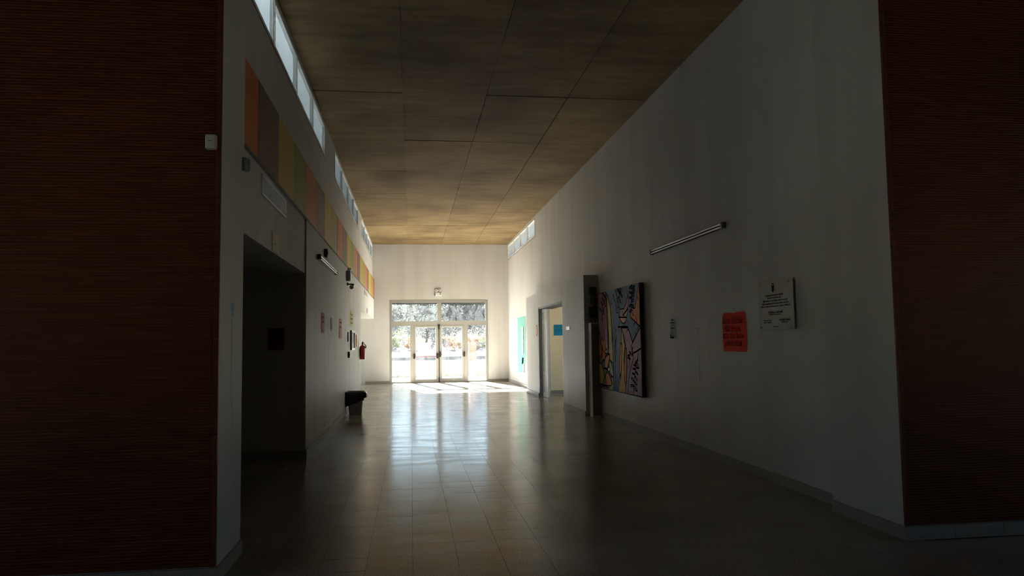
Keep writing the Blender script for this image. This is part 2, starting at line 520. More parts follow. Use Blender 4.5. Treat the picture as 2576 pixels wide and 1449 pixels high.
# floor: joint bed, tiles
fl = MB()
fl.box(-7.2, 9.2, -9.2, 29.66, -0.12, -0.004, 'grout')
floor = tag(fl.build('floor', org=(1, 10, 0)), 'polished beige terrazzo tile floor reflecting the far doors', 'floor', kind='structure')
def proj(p):
    q = Vector(p) - CAM_P
    z = q.dot(CAM_F)
    if z < 0.2: return None
    return 1288 + FPX * q.dot(CAM_R) / z, 724.5 - FPX * q.dot(CAM_U) / z, z
AREAS = [(-1.66, 3.80, 5.1, 29.55), (-7.2, 9.2, -9.2, 5.3), (-7.0, -1.4, 5.8, 10.6), (-6.0, -1.4, 21.9, 29.9), (3.4, 8.0, 15.0, 21.9)]
tiles = []
kx0, kx1 = int(-7.2 / TILE) - 1, int(9.2 / TILE) + 1
for i in range(kx0, kx1 + 1):
    for j in range(-31, 80):
        cx, cy_ = 0.003 + (i + 0.5) * TILE, 5.553 + (j + 0.5) * TILE - 0.0
        if cy_ < -9.2: continue
        if any(a <= cx <= b and c <= cy_ <= d for a, b, c, d in AREAS):
            tiles.append((cx, cy_))
def in_view(t):
    p = proj((t[0], t[1], 0))
    if not p: return False
    if not (-60 < p[0] < 2640 and p[1] < 1500): return False
    if t[1] > 5.25 and not (-1.25 < t[0] < 3.65): return False
    return True
vis = sorted([t for t in tiles if in_view(t)], key=lambda t: t[1])[:300]
near = set(vis)
h2, bv = TILE / 2 - 0.0005, 0.0006
def tile_geo(mb, cx, cy_, a, bb):
    vs = []
    for (s, z) in ((h2 - bv, 0.0), (h2, -0.0035)):
        for sx, sy in ((-1, -1), (1, -1), (1, 1), (-1, 1)):
            vs.append((cx + sx * s, cy_ + sy * s, z + a * sx * s + bb * sy * s))
    mb.add(vs, [(0, 1, 2, 3)] + [(4 + k, 4 + (k + 1) % 4, (k + 1) % 4, k) for k in range(4)], 'floor_tile')
one = MB(); tile_geo(one, 0, 0, 0, 0)
tile_me = None
for (cx, cy_) in vis:
    a, bb = rnd.gauss(0, 0.0010), rnd.gauss(0, 0.0010)
    if tile_me is None:
        o = one.build('tile', floor, org=(0, 0, 0)); tile_me = o
    else:
        o = tile_me.copy(); col.objects.link(o); o.parent = floor
    o.location = Vector((cx, cy_, 0)) - ORG['floor']
    o.rotation_euler = (bb, -a, 0)
rest = MB()
for t in tiles:
    if t in near: continue
    tile_geo(rest, t[0], t[1], rnd.gauss(0, 0.0010), rnd.gauss(0, 0.0010))
tag(rest.build('tiles', floor, org=(0, 0, 0)), kind='stuff')

# coloured band: one board per bay, standing 6 cm proud of the wall
edges = [6.10 + 1.0895 * k for k in range(22)] + [29.44]
edges[0] = 5.88
cols = ['panel_orange', 'panel_brown', 'panel_yellow', 'panel_green']
for k in range(22):
    b = MB()
    j = rnd.uniform(-0.002, 0.002)
    b.box(XL - 0.002, -1.402 + j, edges[k] + 0.003, edges[k + 1] - 0.003, 3.245, 3.985, cols[k % 4])
    b.build('panel', wall_left, org=(XL, edges[k], 3.24))
b = MB()
b.box(XL - 0.002, -1.398, 5.88, 29.45, 3.222, 3.244, 'batten')
b.build('batten', wall_left, org=(XL, 17, 3.2))  # ledge strip coloured dark to draw the shadow line under the panels

# clad walls that frame the mouth of the corridor
def clad(name, x0, x1, yf, yb, label, edge_x, s):
    w = MB()
    w.box(x0, x1, yf + 0.022, yb, -0.05, H + 0.01, 'wall_paint')
    o = tag(w.build(name, org=(edge_x, yf, 0)), label, 'wall', kind='structure')
    inner = edge_x - s * 0.034
    a, b_ = sorted((inner, x0 if s > 0 else x1))
    sl = MB()
    z = 0.115
    while z < H - 0.02:
        big = abs((z - 0.115) % 0.6) < 0.0195
        sl.box(a, b_, yf, yf + 0.018, z + (0.003 if big else 0.0), z + 0.0145, 'slat_wood')
        z += 0.0197
    sl.box(a, b_, yf + 0.012, yf + 0.0225, 0.10, H, 'slat_wood')
    tag(sl.build('slats', o), kind='stuff')
    z = 0.10
    for zz in (0.94, 1.55, 2.16, 2.78, 3.40, 4.02, 4.64, 5.34):
        t = MB()
        t.bbox(min(inner + s * 0.002, edge_x), max(inner + s * 0.002, edge_x), yf - 0.006, yf + 0.021, z + 0.001, zz - 0.001, 'slat_wood', 0.003)
        t.build('edge_strip', o)
        z = zz
    return o
cl = clad('wall_front_left', -7.2, XP, 5.15, 5.85, 'dark reddish horizontal wood slat wall with the motion sensor', XP, 1)
cr = clad('wall_front_right', XRP, 9.2, 5.29, 6.27, 'dark reddish horizontal wood slat wall beside the plaque wall', XRP, -1)

# rooms behind the openings, and the hall the camera stands in
def struct(name, boxes, label, cat='wall', mat='wall_paint', org=None):
    b = MB()
    for q in boxes:
        b.box(*q, mat)
    return tag(b.build(name, org=org), label, cat, kind='structure')
struct('wall_side_passage', [(-7.2, -1.66, 10.57, 10.77, -0.05, 2.7), (-7.2, -7.0, 5.85, 10.57, -0.05, 2.7)],
       'dim wall inside the side passage with a dark red notice', org=(-4, 10.57, 0))
struct('ceiling_side_passage', [(-7.2, -1.66, 5.85, 10.6, ZO, 2.7)], 'low ceiling of the dim side passage', 'ceiling')
struct('wall_far_recess', [(-6.2, -1.74, 29.78, 29.98, -0.05, 2.7), (-1.94, -1.74, 29.48, 29.8, -0.05, 2.7), (-6.2, -1.66, 21.75, 21.95, -0.05, 2.7),
        (-6.2, -6.0, 21.75, 22.6, -0.05, 2.7), (-6.2, -6.0, 29.3, 29.98, -0.05, 2.7), (-6.2, -6.0, 22.6, 29.3, 2.36, 2.7)],
       'brightly lit walls of the recess beside the end wall', org=(-4, 29.78, 0))
struct('ceiling_far_recess', [(-6.2, -1.66, 21.75, 29.98, ZO, 2.7)], 'low white ceiling of the lit recess', 'ceiling')
struct('wall_side_room', [(3.97, 8.2, 21.80, 22.0, -0.05, 2.95), (3.97, 8.2, 14.8, 15.0, -0.05, 2.95), (8.0, 8.2, 15.0, 15.6, -0.05, 2.95), (8.0, 8.2, 21.4, 21.8, -0.05, 2.95),
        (8.0, 8.2, 15.6, 21.4, -0.05, 0.1), (8.0, 8.2, 15.6, 21.4, 2.7, 2.95)],
       'yellowish wall of the room seen through the wide doorway', mat='room_paint', org=(6, 21.8, 0))
struct('ceiling_side_room', [(3.97, 8.2, 14.8, 22.0, 2.75, 2.95)], 'ceiling of the room behind the wide doorway', 'ceiling')
HW = (-0.2, 3.2, 1.0, 2.6)  # side openings for two unseen windows, added to let cool sky light in
def hall_side(x0, x1):
    return [(x0, x1, -9.4, HW[0], -0.05, H + 0.2), (x0, x1, HW[1], 5.6, -0.05, H + 0.2), (x0, x1, HW[0], HW[1], -0.05, HW[2]), (x0, x1, HW[0], HW[1], HW[3], H + 0.2)]
struct('wall_hall', hall_side(-7.4, -7.2) + hall_side(9.2, 9.4) + [(-7.4, 9.4, -9.4, -9.2, -0.05, H + 0.2)],
       'dark wood clad walls of the hall behind the viewer', mat='slat_wood', org=(1, -9.3, 0))
for n_, xm, lb in ((5, 9.3, 'unseen hall window added for cool light, beyond the slat wall beside the plaque'), (8, -7.3, 'unseen hall window added for cool light, beyond the slat wall with the sensor')):
    wn_ = root('window_%d' % n_, (xm, 1.8, HW[2]), lb, 'window', kind='structure')
    b = MB(); b.box(xm - 0.03, xm + 0.03, HW[0], HW[1], HW[2], HW[2] + 0.05, 'alu_white'); b.box(xm - 0.03, xm + 0.03, HW[0], HW[1], HW[3] - 0.05, HW[3], 'alu_white')
    for y in (HW[0], (HW[0] + HW[1]) / 2 - 0.025, HW[1] - 0.05): b.box(xm - 0.03, xm + 0.03, y, y + 0.05, HW[2] + 0.05, HW[3] - 0.05, 'alu_white')
    b.build('frame', wn_)
    b = MB(); b.box(xm - 0.003, xm + 0.003, HW[0] + 0.05, HW[1] - 0.05, HW[2] + 0.05, HW[3] - 0.05, 'window_glass'); b.build('pane', wn_)
wn_ = root('window_6', (-6.1, 26, 0), 'glazed side of the bright recess', 'window', kind='structure')
b = MB()
b.box(-6.13, -6.07, 22.6, 29.3, 0, 0.06, 'alu_white'); b.box(-6.13, -6.07, 22.6, 29.3, 2.30, 2.36, 'alu_white')
for k in range(5):
    y = 22.6 + k * (29.3 - 22.6 - 0.06) / 4
    b.box(-6.13, -6.07, y, y + 0.06, 0.06, 2.30, 'alu_white')
b.build('frame', wn_)
b = MB(); b.box(-6.103, -6.097, 22.66, 29.24, 0.06, 2.30, 'window_glass'); b.build('pane', wn_)
wn_ = root('window_7', (8.1, 18.4, 0.1), 'window of the room behind the wide doorway', 'window', kind='structure')
b = MB()
b.box(8.07, 8.13, 15.6, 21.4, 0.1, 0.15, 'alu_white'); b.box(8.07, 8.13, 15.6, 21.4, 2.65, 2.7, 'alu_white')
for y in (15.6, 18.47, 21.35): b.box(8.07, 8.13, y, y + 0.05, 0.15, 2.65, 'alu_white')
b.build('frame', wn_)
b = MB(); b.box(8.097, 8.103, 15.65, 21.35, 0.15, 2.65, 'window_glass'); b.build('pane', wn_)

# clerestory windows: four sashes to a group
def clerestory(n, xa, xb, y0, y1, label, s):
    z0, z1 = 4.72, 5.30
    w = root('window_%d' % n, ((xa + xb) / 2, (y0 + y1) / 2, z0), label, 'window', kind='structure')
    xi, xo = (xb - 0.045, xb - 0.11) if s > 0 else (xa + 0.045, xa + 0.11)
    X0, X1 = sorted((xi, xo))
    b = MB()
    b.box(X0, X1, y0, y1, z0, z0 + 0.035, 'alu_white'); b.box(X0, X1, y0, y1, z1 - 0.035, z1, 'alu_white')
    pw = (y1 - y0) / 4
    for k in range(5):
        y = min(max(y0 + k * pw - 0.0175, y0), y1 - 0.035)
        b.box(X0, X1, y, y + 0.035, z0 + 0.035, z1 - 0.035, 'alu_white')
    b.build('frame', w)
    g = MB()
    sx0, sx1 = (X1, X1 + 0.05) if s > 0 else (X0 - 0.05, X0)
    b = MB()
    b.box(min(sx0, sx1), max(sx0, sx1), y0, y1, z0 + 0.001, z0 + 0.013, 'gasket'); b.build('sill_strip', w)
    for k in range(4):
        a, c = y0 + k * pw + 0.02, y0 + (k + 1) * pw - 0.02
        sb = MB(); t = 0.038
        sb.box(sx0, sx1, a, c, z0 + 0.016, z0 + 0.016 + t, 'alu_white'); sb.box(sx0, sx1, a, c, z1 - 0.02 - t, z1 - 0.02, 'alu_white')
        sb.box(sx0, sx1, a, a + t, z0 + 0.016 + t, z1 - 0.02 - t, 'alu_white'); sb.box(sx0, sx1, c - t, c, z0 + 0.016 + t, z1 - 0.02 - t, 'alu_white')
        sash = sb.build('sash', w)
        pb = MB(); xm = sx0 + 0.006 if s > 0 else sx1 - 0.006
        pb.box(xm - 0.003, xm + 0.003, a + t, c - t, z0 + 0.016 + t, z1 - 0.02 - t, 'frosted_glass' if s > 0 else 'pale_glass')
        pb.build('pane', sash)
clerestory(1, -1.66, XL, 6.65, 13.18, 'clerestory window nearest the viewer above the orange and brown panels', 1)
clerestory(2, -1.66, XL, 14.88, 21.42, 'middle one of the three clerestory windows above the coloured band', 1)
clerestory(3, -1.66, XL, 22.86, 29.28, 'clerestory window above the coloured band, touching the end wall', 1)
clerestory(4, XR, 3.97, 22.70, 29.26, 'clerestory window high above the torn teal poster', -1)

# ------------------------------------------------------------------ skirting, laid in short pieces
def skirting(name, label, runs):
    r = root(name, runs[0][0] + (0,), label, 'baseboard', kind='structure')
    for (p, q, n) in runs:
        p, q = Vector(p), Vector(q); L = (q - p).length; d = (q - p) / L; nv = Vector(n)
        k = max(1, round(L / 0.40)); st = L / k
        first = None
        for i in range(k):
            if first is None:
                b = MB()
                a0, a1 = p + d * 0.0015, p + d * (st - 0.0015)
                pts = [a0 - nv * 0.004, a1 - nv * 0.004, a1 + nv * 0.016, a0 + nv * 0.016]
                bm = bmesh.new()
                vs = [bm.verts.new((v.x, v.y, z)) for z in (0.0, 0.098) for v in pts]
                for f in ((3, 2, 1, 0), (4, 5, 6, 7), (0, 1, 5, 4), (1, 2, 6, 5), (2, 3, 7, 6), (3, 0, 4, 7)):
                    bm.faces.new([vs[c] for c in f])
                bmesh.ops.recalc_face_normals(bm, faces=bm.faces[:])
                b.take(bm, 'granite')
                first = b.build('tile', r)
            else:
                copy_part(first, r, (d.x * st * i, d.y * st * i, 0))
    return r
skirting('baseboard_left', 'pale granite skirting along the white wall under the coloured band', [((XW, 10.57), (XW, 21.95), (1, 0))])
skirting('baseboard_pillar', 'granite skirting at the foot of the pillar beside the slat wall with the sensor', [((XP, 5.15), (XP, 5.85), (1, 0)), ((-7.2, 5.15), (XP + 0.016, 5.15), (0, -1))])
skirting('baseboard_right', 'granite skirting below the painting and the plaque', [((XR, 6.29), (XR, 14.78), (-1, 0))])
skirting('baseboard_pilaster', 'granite skirting at the foot of the pilaster and slat wall beside the plaque wall', [((XRP, 5.29), (XRP, 6.27), (-1, 0)), ((XRP - 0.016, 5.29), (9.2, 5.29), (0, -1))])
skirting('baseboard_portal', 'granite skirting at the foot of the boxed-out wall around the wide doorway', [((XF, 15.06), (XF, 17.27), (-1, 0)), ((XF, 20.7), (XF, 22.85), (-1, 0))])
skirting('baseboard_far', 'skirting under the torn teal poster', [((XR, 22.87), (XR, D), (-1, 0))])
skirting('baseboard_back', 'skirting at the foot of the bright end wall', [((-1.74, D), (-0.80, D), (0, -1)), ((2.96, D), (XR, D), (0, -1))])
skirting('baseboard_recess', 'skirting of the brightly lit recess', [((-6.0, 29.78), (-1.95, 29.78), (0, -1))])
skirting('baseboard_side_passage', 'dark skirting in the dim side passage', [((-7.0, 10.57), (XW, 10.57), (0, -1))])
skirting('baseboard_side_room', 'skirting of the yellowish room', [((3.98, 21.80), (8.0, 21.80), (0, -1))])

# ------------------------------------------------------------------ glazed double doors at the far end
dr = root('door_1', (1.08, D + 0.06, 0), 'glazed double doors with side lights, fanlights and panic bars', 'door', kind='structure')
y0, y1 = D + 0.03, D + 0.10
X0, X1, ZT = -0.80, 2.96, 3.175
b = MB()
b.box(X0, X0 + 0.052, y0, y1, 0, ZT, 'alu'); b.box(X1 - 0.066, X1, y0, y1, 0, ZT, 'alu'); b.box(X0 + 0.052, X1 - 0.066, y0, y1, 3.095, ZT, 'alu')
b.box(X0 + 0.052, X1 - 0.066, y0, y1, 2.21, 2.355, 'alu')
b.box(1.022, 1.147, y0, y1, 2.355, 3.095, 'alu')
b.box(-0.018, 0.100, y0, y1, 0, 2.21, 'alu'); b.box(2.052, 2.172, y0, y1, 0, 2.21, 'alu')
b.box(X0 + 0.052, -0.018, y0, y1, 0, 0.035, 'alu'); b.box(2.172, X1 - 0.066, y0, y1, 0, 0.035, 'alu')
# thin raised beads around the glass
for (a, c, e, f) in ((X0 + 0.052, 1.022, 2.355, 3.095), (1.147, X1 - 0.066, 2.355, 3.095), (X0 + 0.052, -0.018, 0.035, 2.21), (2.172, X1 - 0.066, 0.035, 2.21)):
    t = 0.018
    b.box(a, a + t, y0 - 0.006, y0 + 0.02, e, f, 'alu'); b.box(c - t, c, y0 - 0.006, y0 + 0.02, e, f, 'alu')
    b.box(a + t, c - t, y0 - 0.006, y0 + 0.02, e, e + t, 'alu'); b.box(a + t, c - t, y0 - 0.006, y0 + 0.02, f - t, f, 'alu')
for (a, c, e, f) in ((0.085, 0.125, 0.0, 2.21), (2.03, 2.075, 0.0, 2.21), (1.045, 1.098, 0.0, 2.21), (0.10, 2.05, 2.185, 2.212)): b.box(a, c, y1 - 0.011, y1 - 0.001, e, f, 'gasket')
b.build('frame', dr)
b = MB()
b.box(X0 - 0.012, X0, D - 0.012, D + 0.03, 0, ZT + 0.012, 'alu'); b.box(X1, X1 + 0.012, D - 0.012, D + 0.03, 0, ZT + 0.012, 'alu'); b.box(X0, X1, D - 0.012, D + 0.03, ZT, ZT + 0.012, 'alu')
b.build('cover_trim', dr)
for (nm, a, c, e, f) in (('fanlight_pane', X0 + 0.052, 1.022, 2.355, 3.095), ('fanlight_pane', 1.147, X1 - 0.066, 2.355, 3.095), ('side_pane', X0 + 0.052, -0.018, 0.035, 2.21), ('side_pane', 2.172, X1 - 0.066, 0.035, 2.21)):
    g = MB(); g.box(a, c, y0 + 0.032, y0 + 0.038, e, f, 'door_glass'); g.build(nm, dr)
b = MB(); b.box(X0 + 0.05, 1.024, y1 + 0.02, y1 + 0.07, 3.025, 3.10, 'black_plastic'); b.build('dark_bar', dr)  # dark bar set behind the fanlight for the dark band along its top
b = MB(); b.box(1.145, X1 - 0.064, y1 + 0.02, y1 + 0.07, 3.025, 3.10, 'black_plastic'); b.build('dark_bar', dr)
for (a, c, g0, g1, zb, zbar, rr, hx0, hx1) in ((0.104, 1.058, 0.168, 0.952, 0.13, 1.010, 0.018, 0.118, 0.995), (1.084, 2.048, 1.172, 1.962, 0.155, 1.065, 0.011, 1.105, 2.028)):
    m = MB(); ya, yb = y0 + 0.004, y1 - 0.012; zt = 2.138
    m.box(a, g0, ya, yb, 0.012, 2.202, 'alu'); m.box(g1, c, ya, yb, 0.012, 2.202, 'alu')
    m.box(g0, g1, ya, yb, 0.012, zb, 'alu'); m.box(g0, g1, ya, yb, zt, 2.202, 'alu')
    t = 0.014
    m.box(g0, g0 + t, ya - 0.006, ya + 0.02, zb, zt, 'alu_white'); m.box(g1 - t, g1, ya - 0.006, ya + 0.02, zb, zt, 'alu_white')
    m.box(g0 + t, g1 - t, ya - 0.006, ya + 0.02, zb, zb + t, 'alu_white'); m.box(g0 + t, g1 - t, ya - 0.006, ya + 0.02, zt - t, zt, 'alu_white')
    leaf = m.build('door_leaf', dr)
    g = MB(); g.box(g0, g1, ya + 0.022, ya + 0.028, zb, zt, 'door_glass'); g.build('pane', leaf)
    g = MB(); g.tube((hx0, ya - 0.075, zbar), (hx1, ya - 0.075, zbar), rr, 'bar_red', 12)
    if rr > 0.015: g.tube((hx0, ya - 0.075, zbar + 0.045), (hx1, ya - 0.075, zbar + 0.045), 0.008, 'bar_red', 10)
    g.build('panic_bar', leaf)
    for hx in (hx0, hx1):
        g = MB(); g.bbox(hx - 0.038, hx + 0.038, ya - 0.10, ya, zbar - 0.085, zbar + 0.10, 'black_plastic', 0.012); g.build('bar_end', leaf)
b = MB()
b.tube((1.066, y0 - 0.02, 0.0), (1.066, y0 - 0.02, 2.20), 0.014, 'black_plastic', 10)
b.bbox(1.035, 1.097, y0 - 0.05, y0 + 0.004, 2.05, 2.20, 'black_plastic', 0.006); b.bbox(1.04, 1.092, y0 - 0.045, y0 + 0.004, 0.02, 0.19, 'black_plastic', 0.006)
b.box(1.020, 1.112, y0 - 0.04, y0 + 0.004, 2.185, 2.225, 'black_plastic')
b.build('bolt_rod', dr)
b = MB(); b.box(X0, X1, D - 0.005, D + 0.2, -0.003, 0.012, 'steel'); b.build('threshold', dr)

# folded-back leaf in the wide doorway
fd = root('door_2', (3.6, 20.4, 0), 'narrow panelled leaf folded back in the wide doorway', 'door', kind='structure')
b = MB()
b.box(XF + 0.005, XF + 0.12, 20.64, 20.70, 0, 2.45, 'grey_plastic'); b.box(XF + 0.005, XF + 0.06, 17.27, 17.31, 0, 2.45, 'grey_plastic'); b.box(XF + 0.01, XR + 0.1, 17.31, 20.62, 2.405, 2.45, 'gasket')
b.build('jamb', fd)
p0, p1 = Vector((3.575, 20.57, 0)), Vector((3.632, 20.19, 0))
d = (p1 - p0).normalized(); nn = Vector((-d.y, d.x, 0)) * -1.0
if nn.x > 0: nn = -nn
Lf = (p1 - p0).length; th = 0.045
M = Matrix(((d.x, nn.x, 0, p0.x), (d.y, nn.y, 0, p0.y), (0, 0, 1, 0), (0, 0, 0, 1)))
m = MB()
st = 0.055
m.box(0, st, -th, 0, 0.012, 2.39, 'alu_white', M); m.box(Lf - st, Lf, -th, 0, 0.012, 2.39, 'alu_white', M)
for (e, f) in ((0.012, 0.14), (0.62, 0.70), (1.10, 1.18), (2.0, 2.08), (2.31, 2.39)): m.box(st, Lf - st, -th, 0, e, f, 'alu_white', M)
leaf = m.build('door_leaf', fd)
for (e, f) in ((0.14, 0.62), (0.70, 1.10), (1.18, 2.0), (2.08, 2.31)):
    g = MB(); g.box(st, Lf - st, -th + 0.012, -0.014, e, f, 'alu_white', M); g.box(st + 0.025, Lf - st - 0.025, -0.016, -0.006, e + 0.03, f - 0.03, 'alu_white', M); g.build('panel', leaf)

# ------------------------------------------------------------------ flat things on walls: sheets with a slight curl
def sheet_x(mb, x, s, ya, yb, za, zb, mat, curl=0.006, nu=6, nv=6, shape=None):
    """sheet on a wall x = const, standing off along s; shape clips the corners"""
    vs = []; fs = []
    for j in range(nv + 1):
        for i in range(nu + 1):
            u, v = i / nu, j / nv
            off = 0.002 + curl * ((2 * u - 1) ** 2 * 0.5 + (1 - v) ** 2 * 0.6 * (0.5 + 0.5 * math.sin(5 * u + ya)))
            yy, zz = ya + (yb - ya) * u, za + (zb - za) * v
            if shape: yy, zz = shape(u, v, yy, zz)
            vs.append((x + s * off, yy, zz))
    for j in range(nv):
        for i in range(nu):
            a = j * (nu + 1) + i
            fs.append((a, a + 1, a + nu + 2, a + nu + 1))
    mb.add(vs, fs, mat, True)
    n = len(vs)
    mb.add([(p[0] - s * 0.0012, p[1], p[2]) for p in vs], [f[::-1] for f in fs], mat, True)
    return mb
def strokes(mb, x, s, rows, mat, seed, th=0.0015):
    """rows of word-shaped marks; row = (y at line start, y at line end, z centre, letter height, words)"""
    r = random.Random(seed)
    for (ya, yb, z, h, words) in rows:
        sg = 1 if yb > ya else -1
        L = abs(yb - ya); tot = sum(words) + 0.8 * (len(words) - 1); u = L / tot; p = 0.0
        for w in words:
            for k in range(int(w)):
                a = ya + sg * (p + k * 1.0) * u
                hh = h * (1.0 if r.random() < 0.3 or k == 0 else 0.72)
                kind = r.randrange(4)
                def bar(y0_, y1_, z0_, z1_):
                    q0, q1 = sorted((a + sg * y0_ * u, a + sg * y1_ * u))
                    mb.box(min(x, x + s * th), max(x, x + s * th), q0, q1, z - h / 2 + z0_ * hh, z - h / 2 + z1_ * hh, mat)
                bar(0.08, 0.30, 0, 1)
                if kind in (0, 1): bar(0.60, 0.80, 0, 1 if kind == 0 else 0.6)
                if kind in (0, 2, 3): bar(0.30, 0.80, 0.82, 1.0)
                if kind in (1, 3): bar(0.30, 0.80, 0.0, 0.18)
                if kind in (2, 1): bar(0.30, 0.75, 0.42, 0.60)
            p += w + 0.8

# red poster
po = root('red_poster', (XR, 8.5, 1.35), 'bright red hand-lettered poster on the white wall between plaque and painting', 'poster')
def rough(u, v, y, z):
    k = max(abs(2 * u - 1), 0); e = 0.02 * (abs(2 * v - 1) ** 6) * (1 if u in (0, 1) else 0)
    return y + (e if u == 0 else -e if u == 1 else 0), z + 0.003 * math.sin(9 * u) * (v == 1) - 0.012 * (v == 1) * (u in (0, 1)) - 0.008 * (v == 1) * (0.45 < u < 0.55)
b = MB(); sheet_x(b, XR, -1, 8.165, 8.83, 1.355, 1.815, 'paper_red', 0.004, 10, 8, rough); b.build('sheet', po)
b = MB()
strokes(b, XR - 0.009, -1, [(8.80, 8.22, 1.725, 0.085, [4, 6]), (8.74, 8.30, 1.625, 0.075, [3, 5]), (8.81, 8.24, 1.54, 0.06, [4, 3, 4]), (8.76, 8.28, 1.45, 0.06, [5, 4])], 'ink_red', 3, 0.003)
for z in (1.675, 1.582, 1.497): b.box(XR - 0.0095, XR - 0.008, 8.2, 8.8, z - 0.003, z + 0.003, 'paper_orange')
tag(b.build('lettering', po), kind='stuff')

# metal plaque
pq = root('plaque', (XR, 7.39, 1.59), 'brushed metal commemorative plaque with black engraved lines and four studs', 'plaque')
b = MB(); b.bbox(3.728, 3.736, 7.016, 7.768, 1.589, 2.102, 'plaque_metal', 0.002); b.build('plate', pq)
for (y, z) in ((7.71, 2.07), (7.09, 2.07), (7.71, 1.622), (7.09, 1.622)):
    b = MB(); b.tube((XR, y, z), (3.722, y, z), 0.0115, 'chrome', 16); b.lathe((3.722, y, z), [(0.0115, 0), (0.009, 0.004), (0.004, 0.006)], 'chrome', 16, (-1, 0, 0)); b.build('stud', pq)
b = MB()
XQ = 3.728
strokes(b, XQ, -1, [(7.60, 7.22, 1.952, 0.016, [2, 8, 2, 2, 9, 2, 7]), (7.555, 7.265, 1.925, 0.014, [7, 2, 11, 3]), (7.665, 7.13, 1.895, 0.018, [5, 8, 2, 2, 7, 5, 3, 6]),
    (7.68, 7.115, 1.866, 0.018, [6, 10, 7, 3, 4, 6, 8]), (7.715, 7.08, 1.837, 0.014, [9, 8, 11, 7, 9]), (7.545, 7.24, 1.775, 0.024, [2, 7, 9]), (7.52, 7.27, 1.751, 0.012, [8, 2, 2, 9]),
    (7.66, 7.48, 1.692, 0.016, [2, 6, 6]), (7.665, 7.475, 1.670, 0.012, [8, 8]), (7.31, 7.09, 1.692, 0.017, [2, 7, 8]), (7.265, 7.135, 1.669, 0.012, [10]), (7.45, 7.33, 1.626, 0.010, [6, 4])], 'ink_dark', 5)
tag(b.build('engraving', pq), kind='stuff')
b = MB()    # small emblem: a looped ribbon over an arrow point
for r_, zc in ((0.022, 2.045),):
    pts = [(XQ - 0.001, 7.43 + r_ * math.cos(t), zc + r_ * 1.25 * math.sin(t)) for t in [k * math.pi / 8 for k in range(17)]]
    b.path(pts, 0.0035, 'ink_dark', 6)
b.box(XQ - 0.003, XQ, 7.424, 7.436, 1.995, 2.05, 'ink_dark'); b.box(XQ - 0.003, XQ, 7.41, 7.415, 2.01, 2.05, 'ink_dark'); b.box(XQ - 0.003, XQ, 7.445, 7.45, 2.01, 2.05, 'ink_dark')
b.prism([(XQ, 7.455, 2.005), (XQ, 7.405, 2.005), (XQ, 7.43, 1.978)], (-0.003, 0, 0), 'ink_dark')
tag(b.build('emblem', pq), kind='stuff')

# small pale blue card
cd = root('info_card', (XR, 10.6, 1.52), 'narrow pale blue printed card between painting and red poster', 'card')
b = MB(); sheet_x(b, XR, -1, 10.49, 10.71, 1.52, 1.817, 'paper_card', 0.008); b.build('sheet', cd)
b = MB(); b.box(XR - 0.012, XR - 0.0085, 10.52, 10.68, 1.745, 1.757, 'ink_dark'); b.box(XR - 0.012, XR - 0.0085, 10.52, 10.68, 1.665, 1.677, 'ink_dark')
b.box(XR - 0.012, XR - 0.0085, 10.57, 10.63, 1.785, 1.800, 'ink_dark'); b.box(XR - 0.012, XR - 0.0085, 10.58, 10.62, 1.712, 1.722, 'ink_dark'); b.box(XR - 0.013, XR - 0.0085, 10.56, 10.64, 1.525, 1.55, 'ink_dark'); b.box(XR - 0.013, XR - 0.009, 10.675, 10.70, 1.525, 1.585, 'ink_dark')
tag(b.build('print', cd), kind='stuff')

# fluorescent battens
def tube_light(x, s, ya, yb, z, label):
    r = root('fluorescent_batten', (x, (ya + yb) / 2, z), label, 'light fixture', 'wall fluorescent battens')
    b = MB()
    prof = [(x, z - 0.030), (x + s * 0.030, z - 0.022), (x + s * 0.030, z + 0.022), (x, z + 0.030)]
    b.prism([(p[0], ya, p[1]) for p in prof], (0, yb - ya, 0), 'gasket')
    b.build('housing', r, fix=True)
    for dz in (-0.019, 0.019):
        t = MB(); t.tube((x + s * 0.046, ya + 0.05, z + dz), (x + s * 0.046, yb - 0.05, z + dz), 0.010, 'tube_glass', 12); t.build('tube', r)
    for y in (ya, yb - 0.05):
        t = MB(); t.bbox(min(x, x + s * 0.062), max(x, x + s * 0.062), y, y + 0.05, z - 0.04, z + 0.04, 'grey_plastic', 0.006); t.build('end_cap', r)
tube_light(XR, -1, 8.63, 11.42, 2.875, 'twin-tube batten high on the wall between plaque and painting')
tube_light(XW, 1, 11.75, 14.45, 2.845, 'twin-tube batten below the coloured band near the side passage')

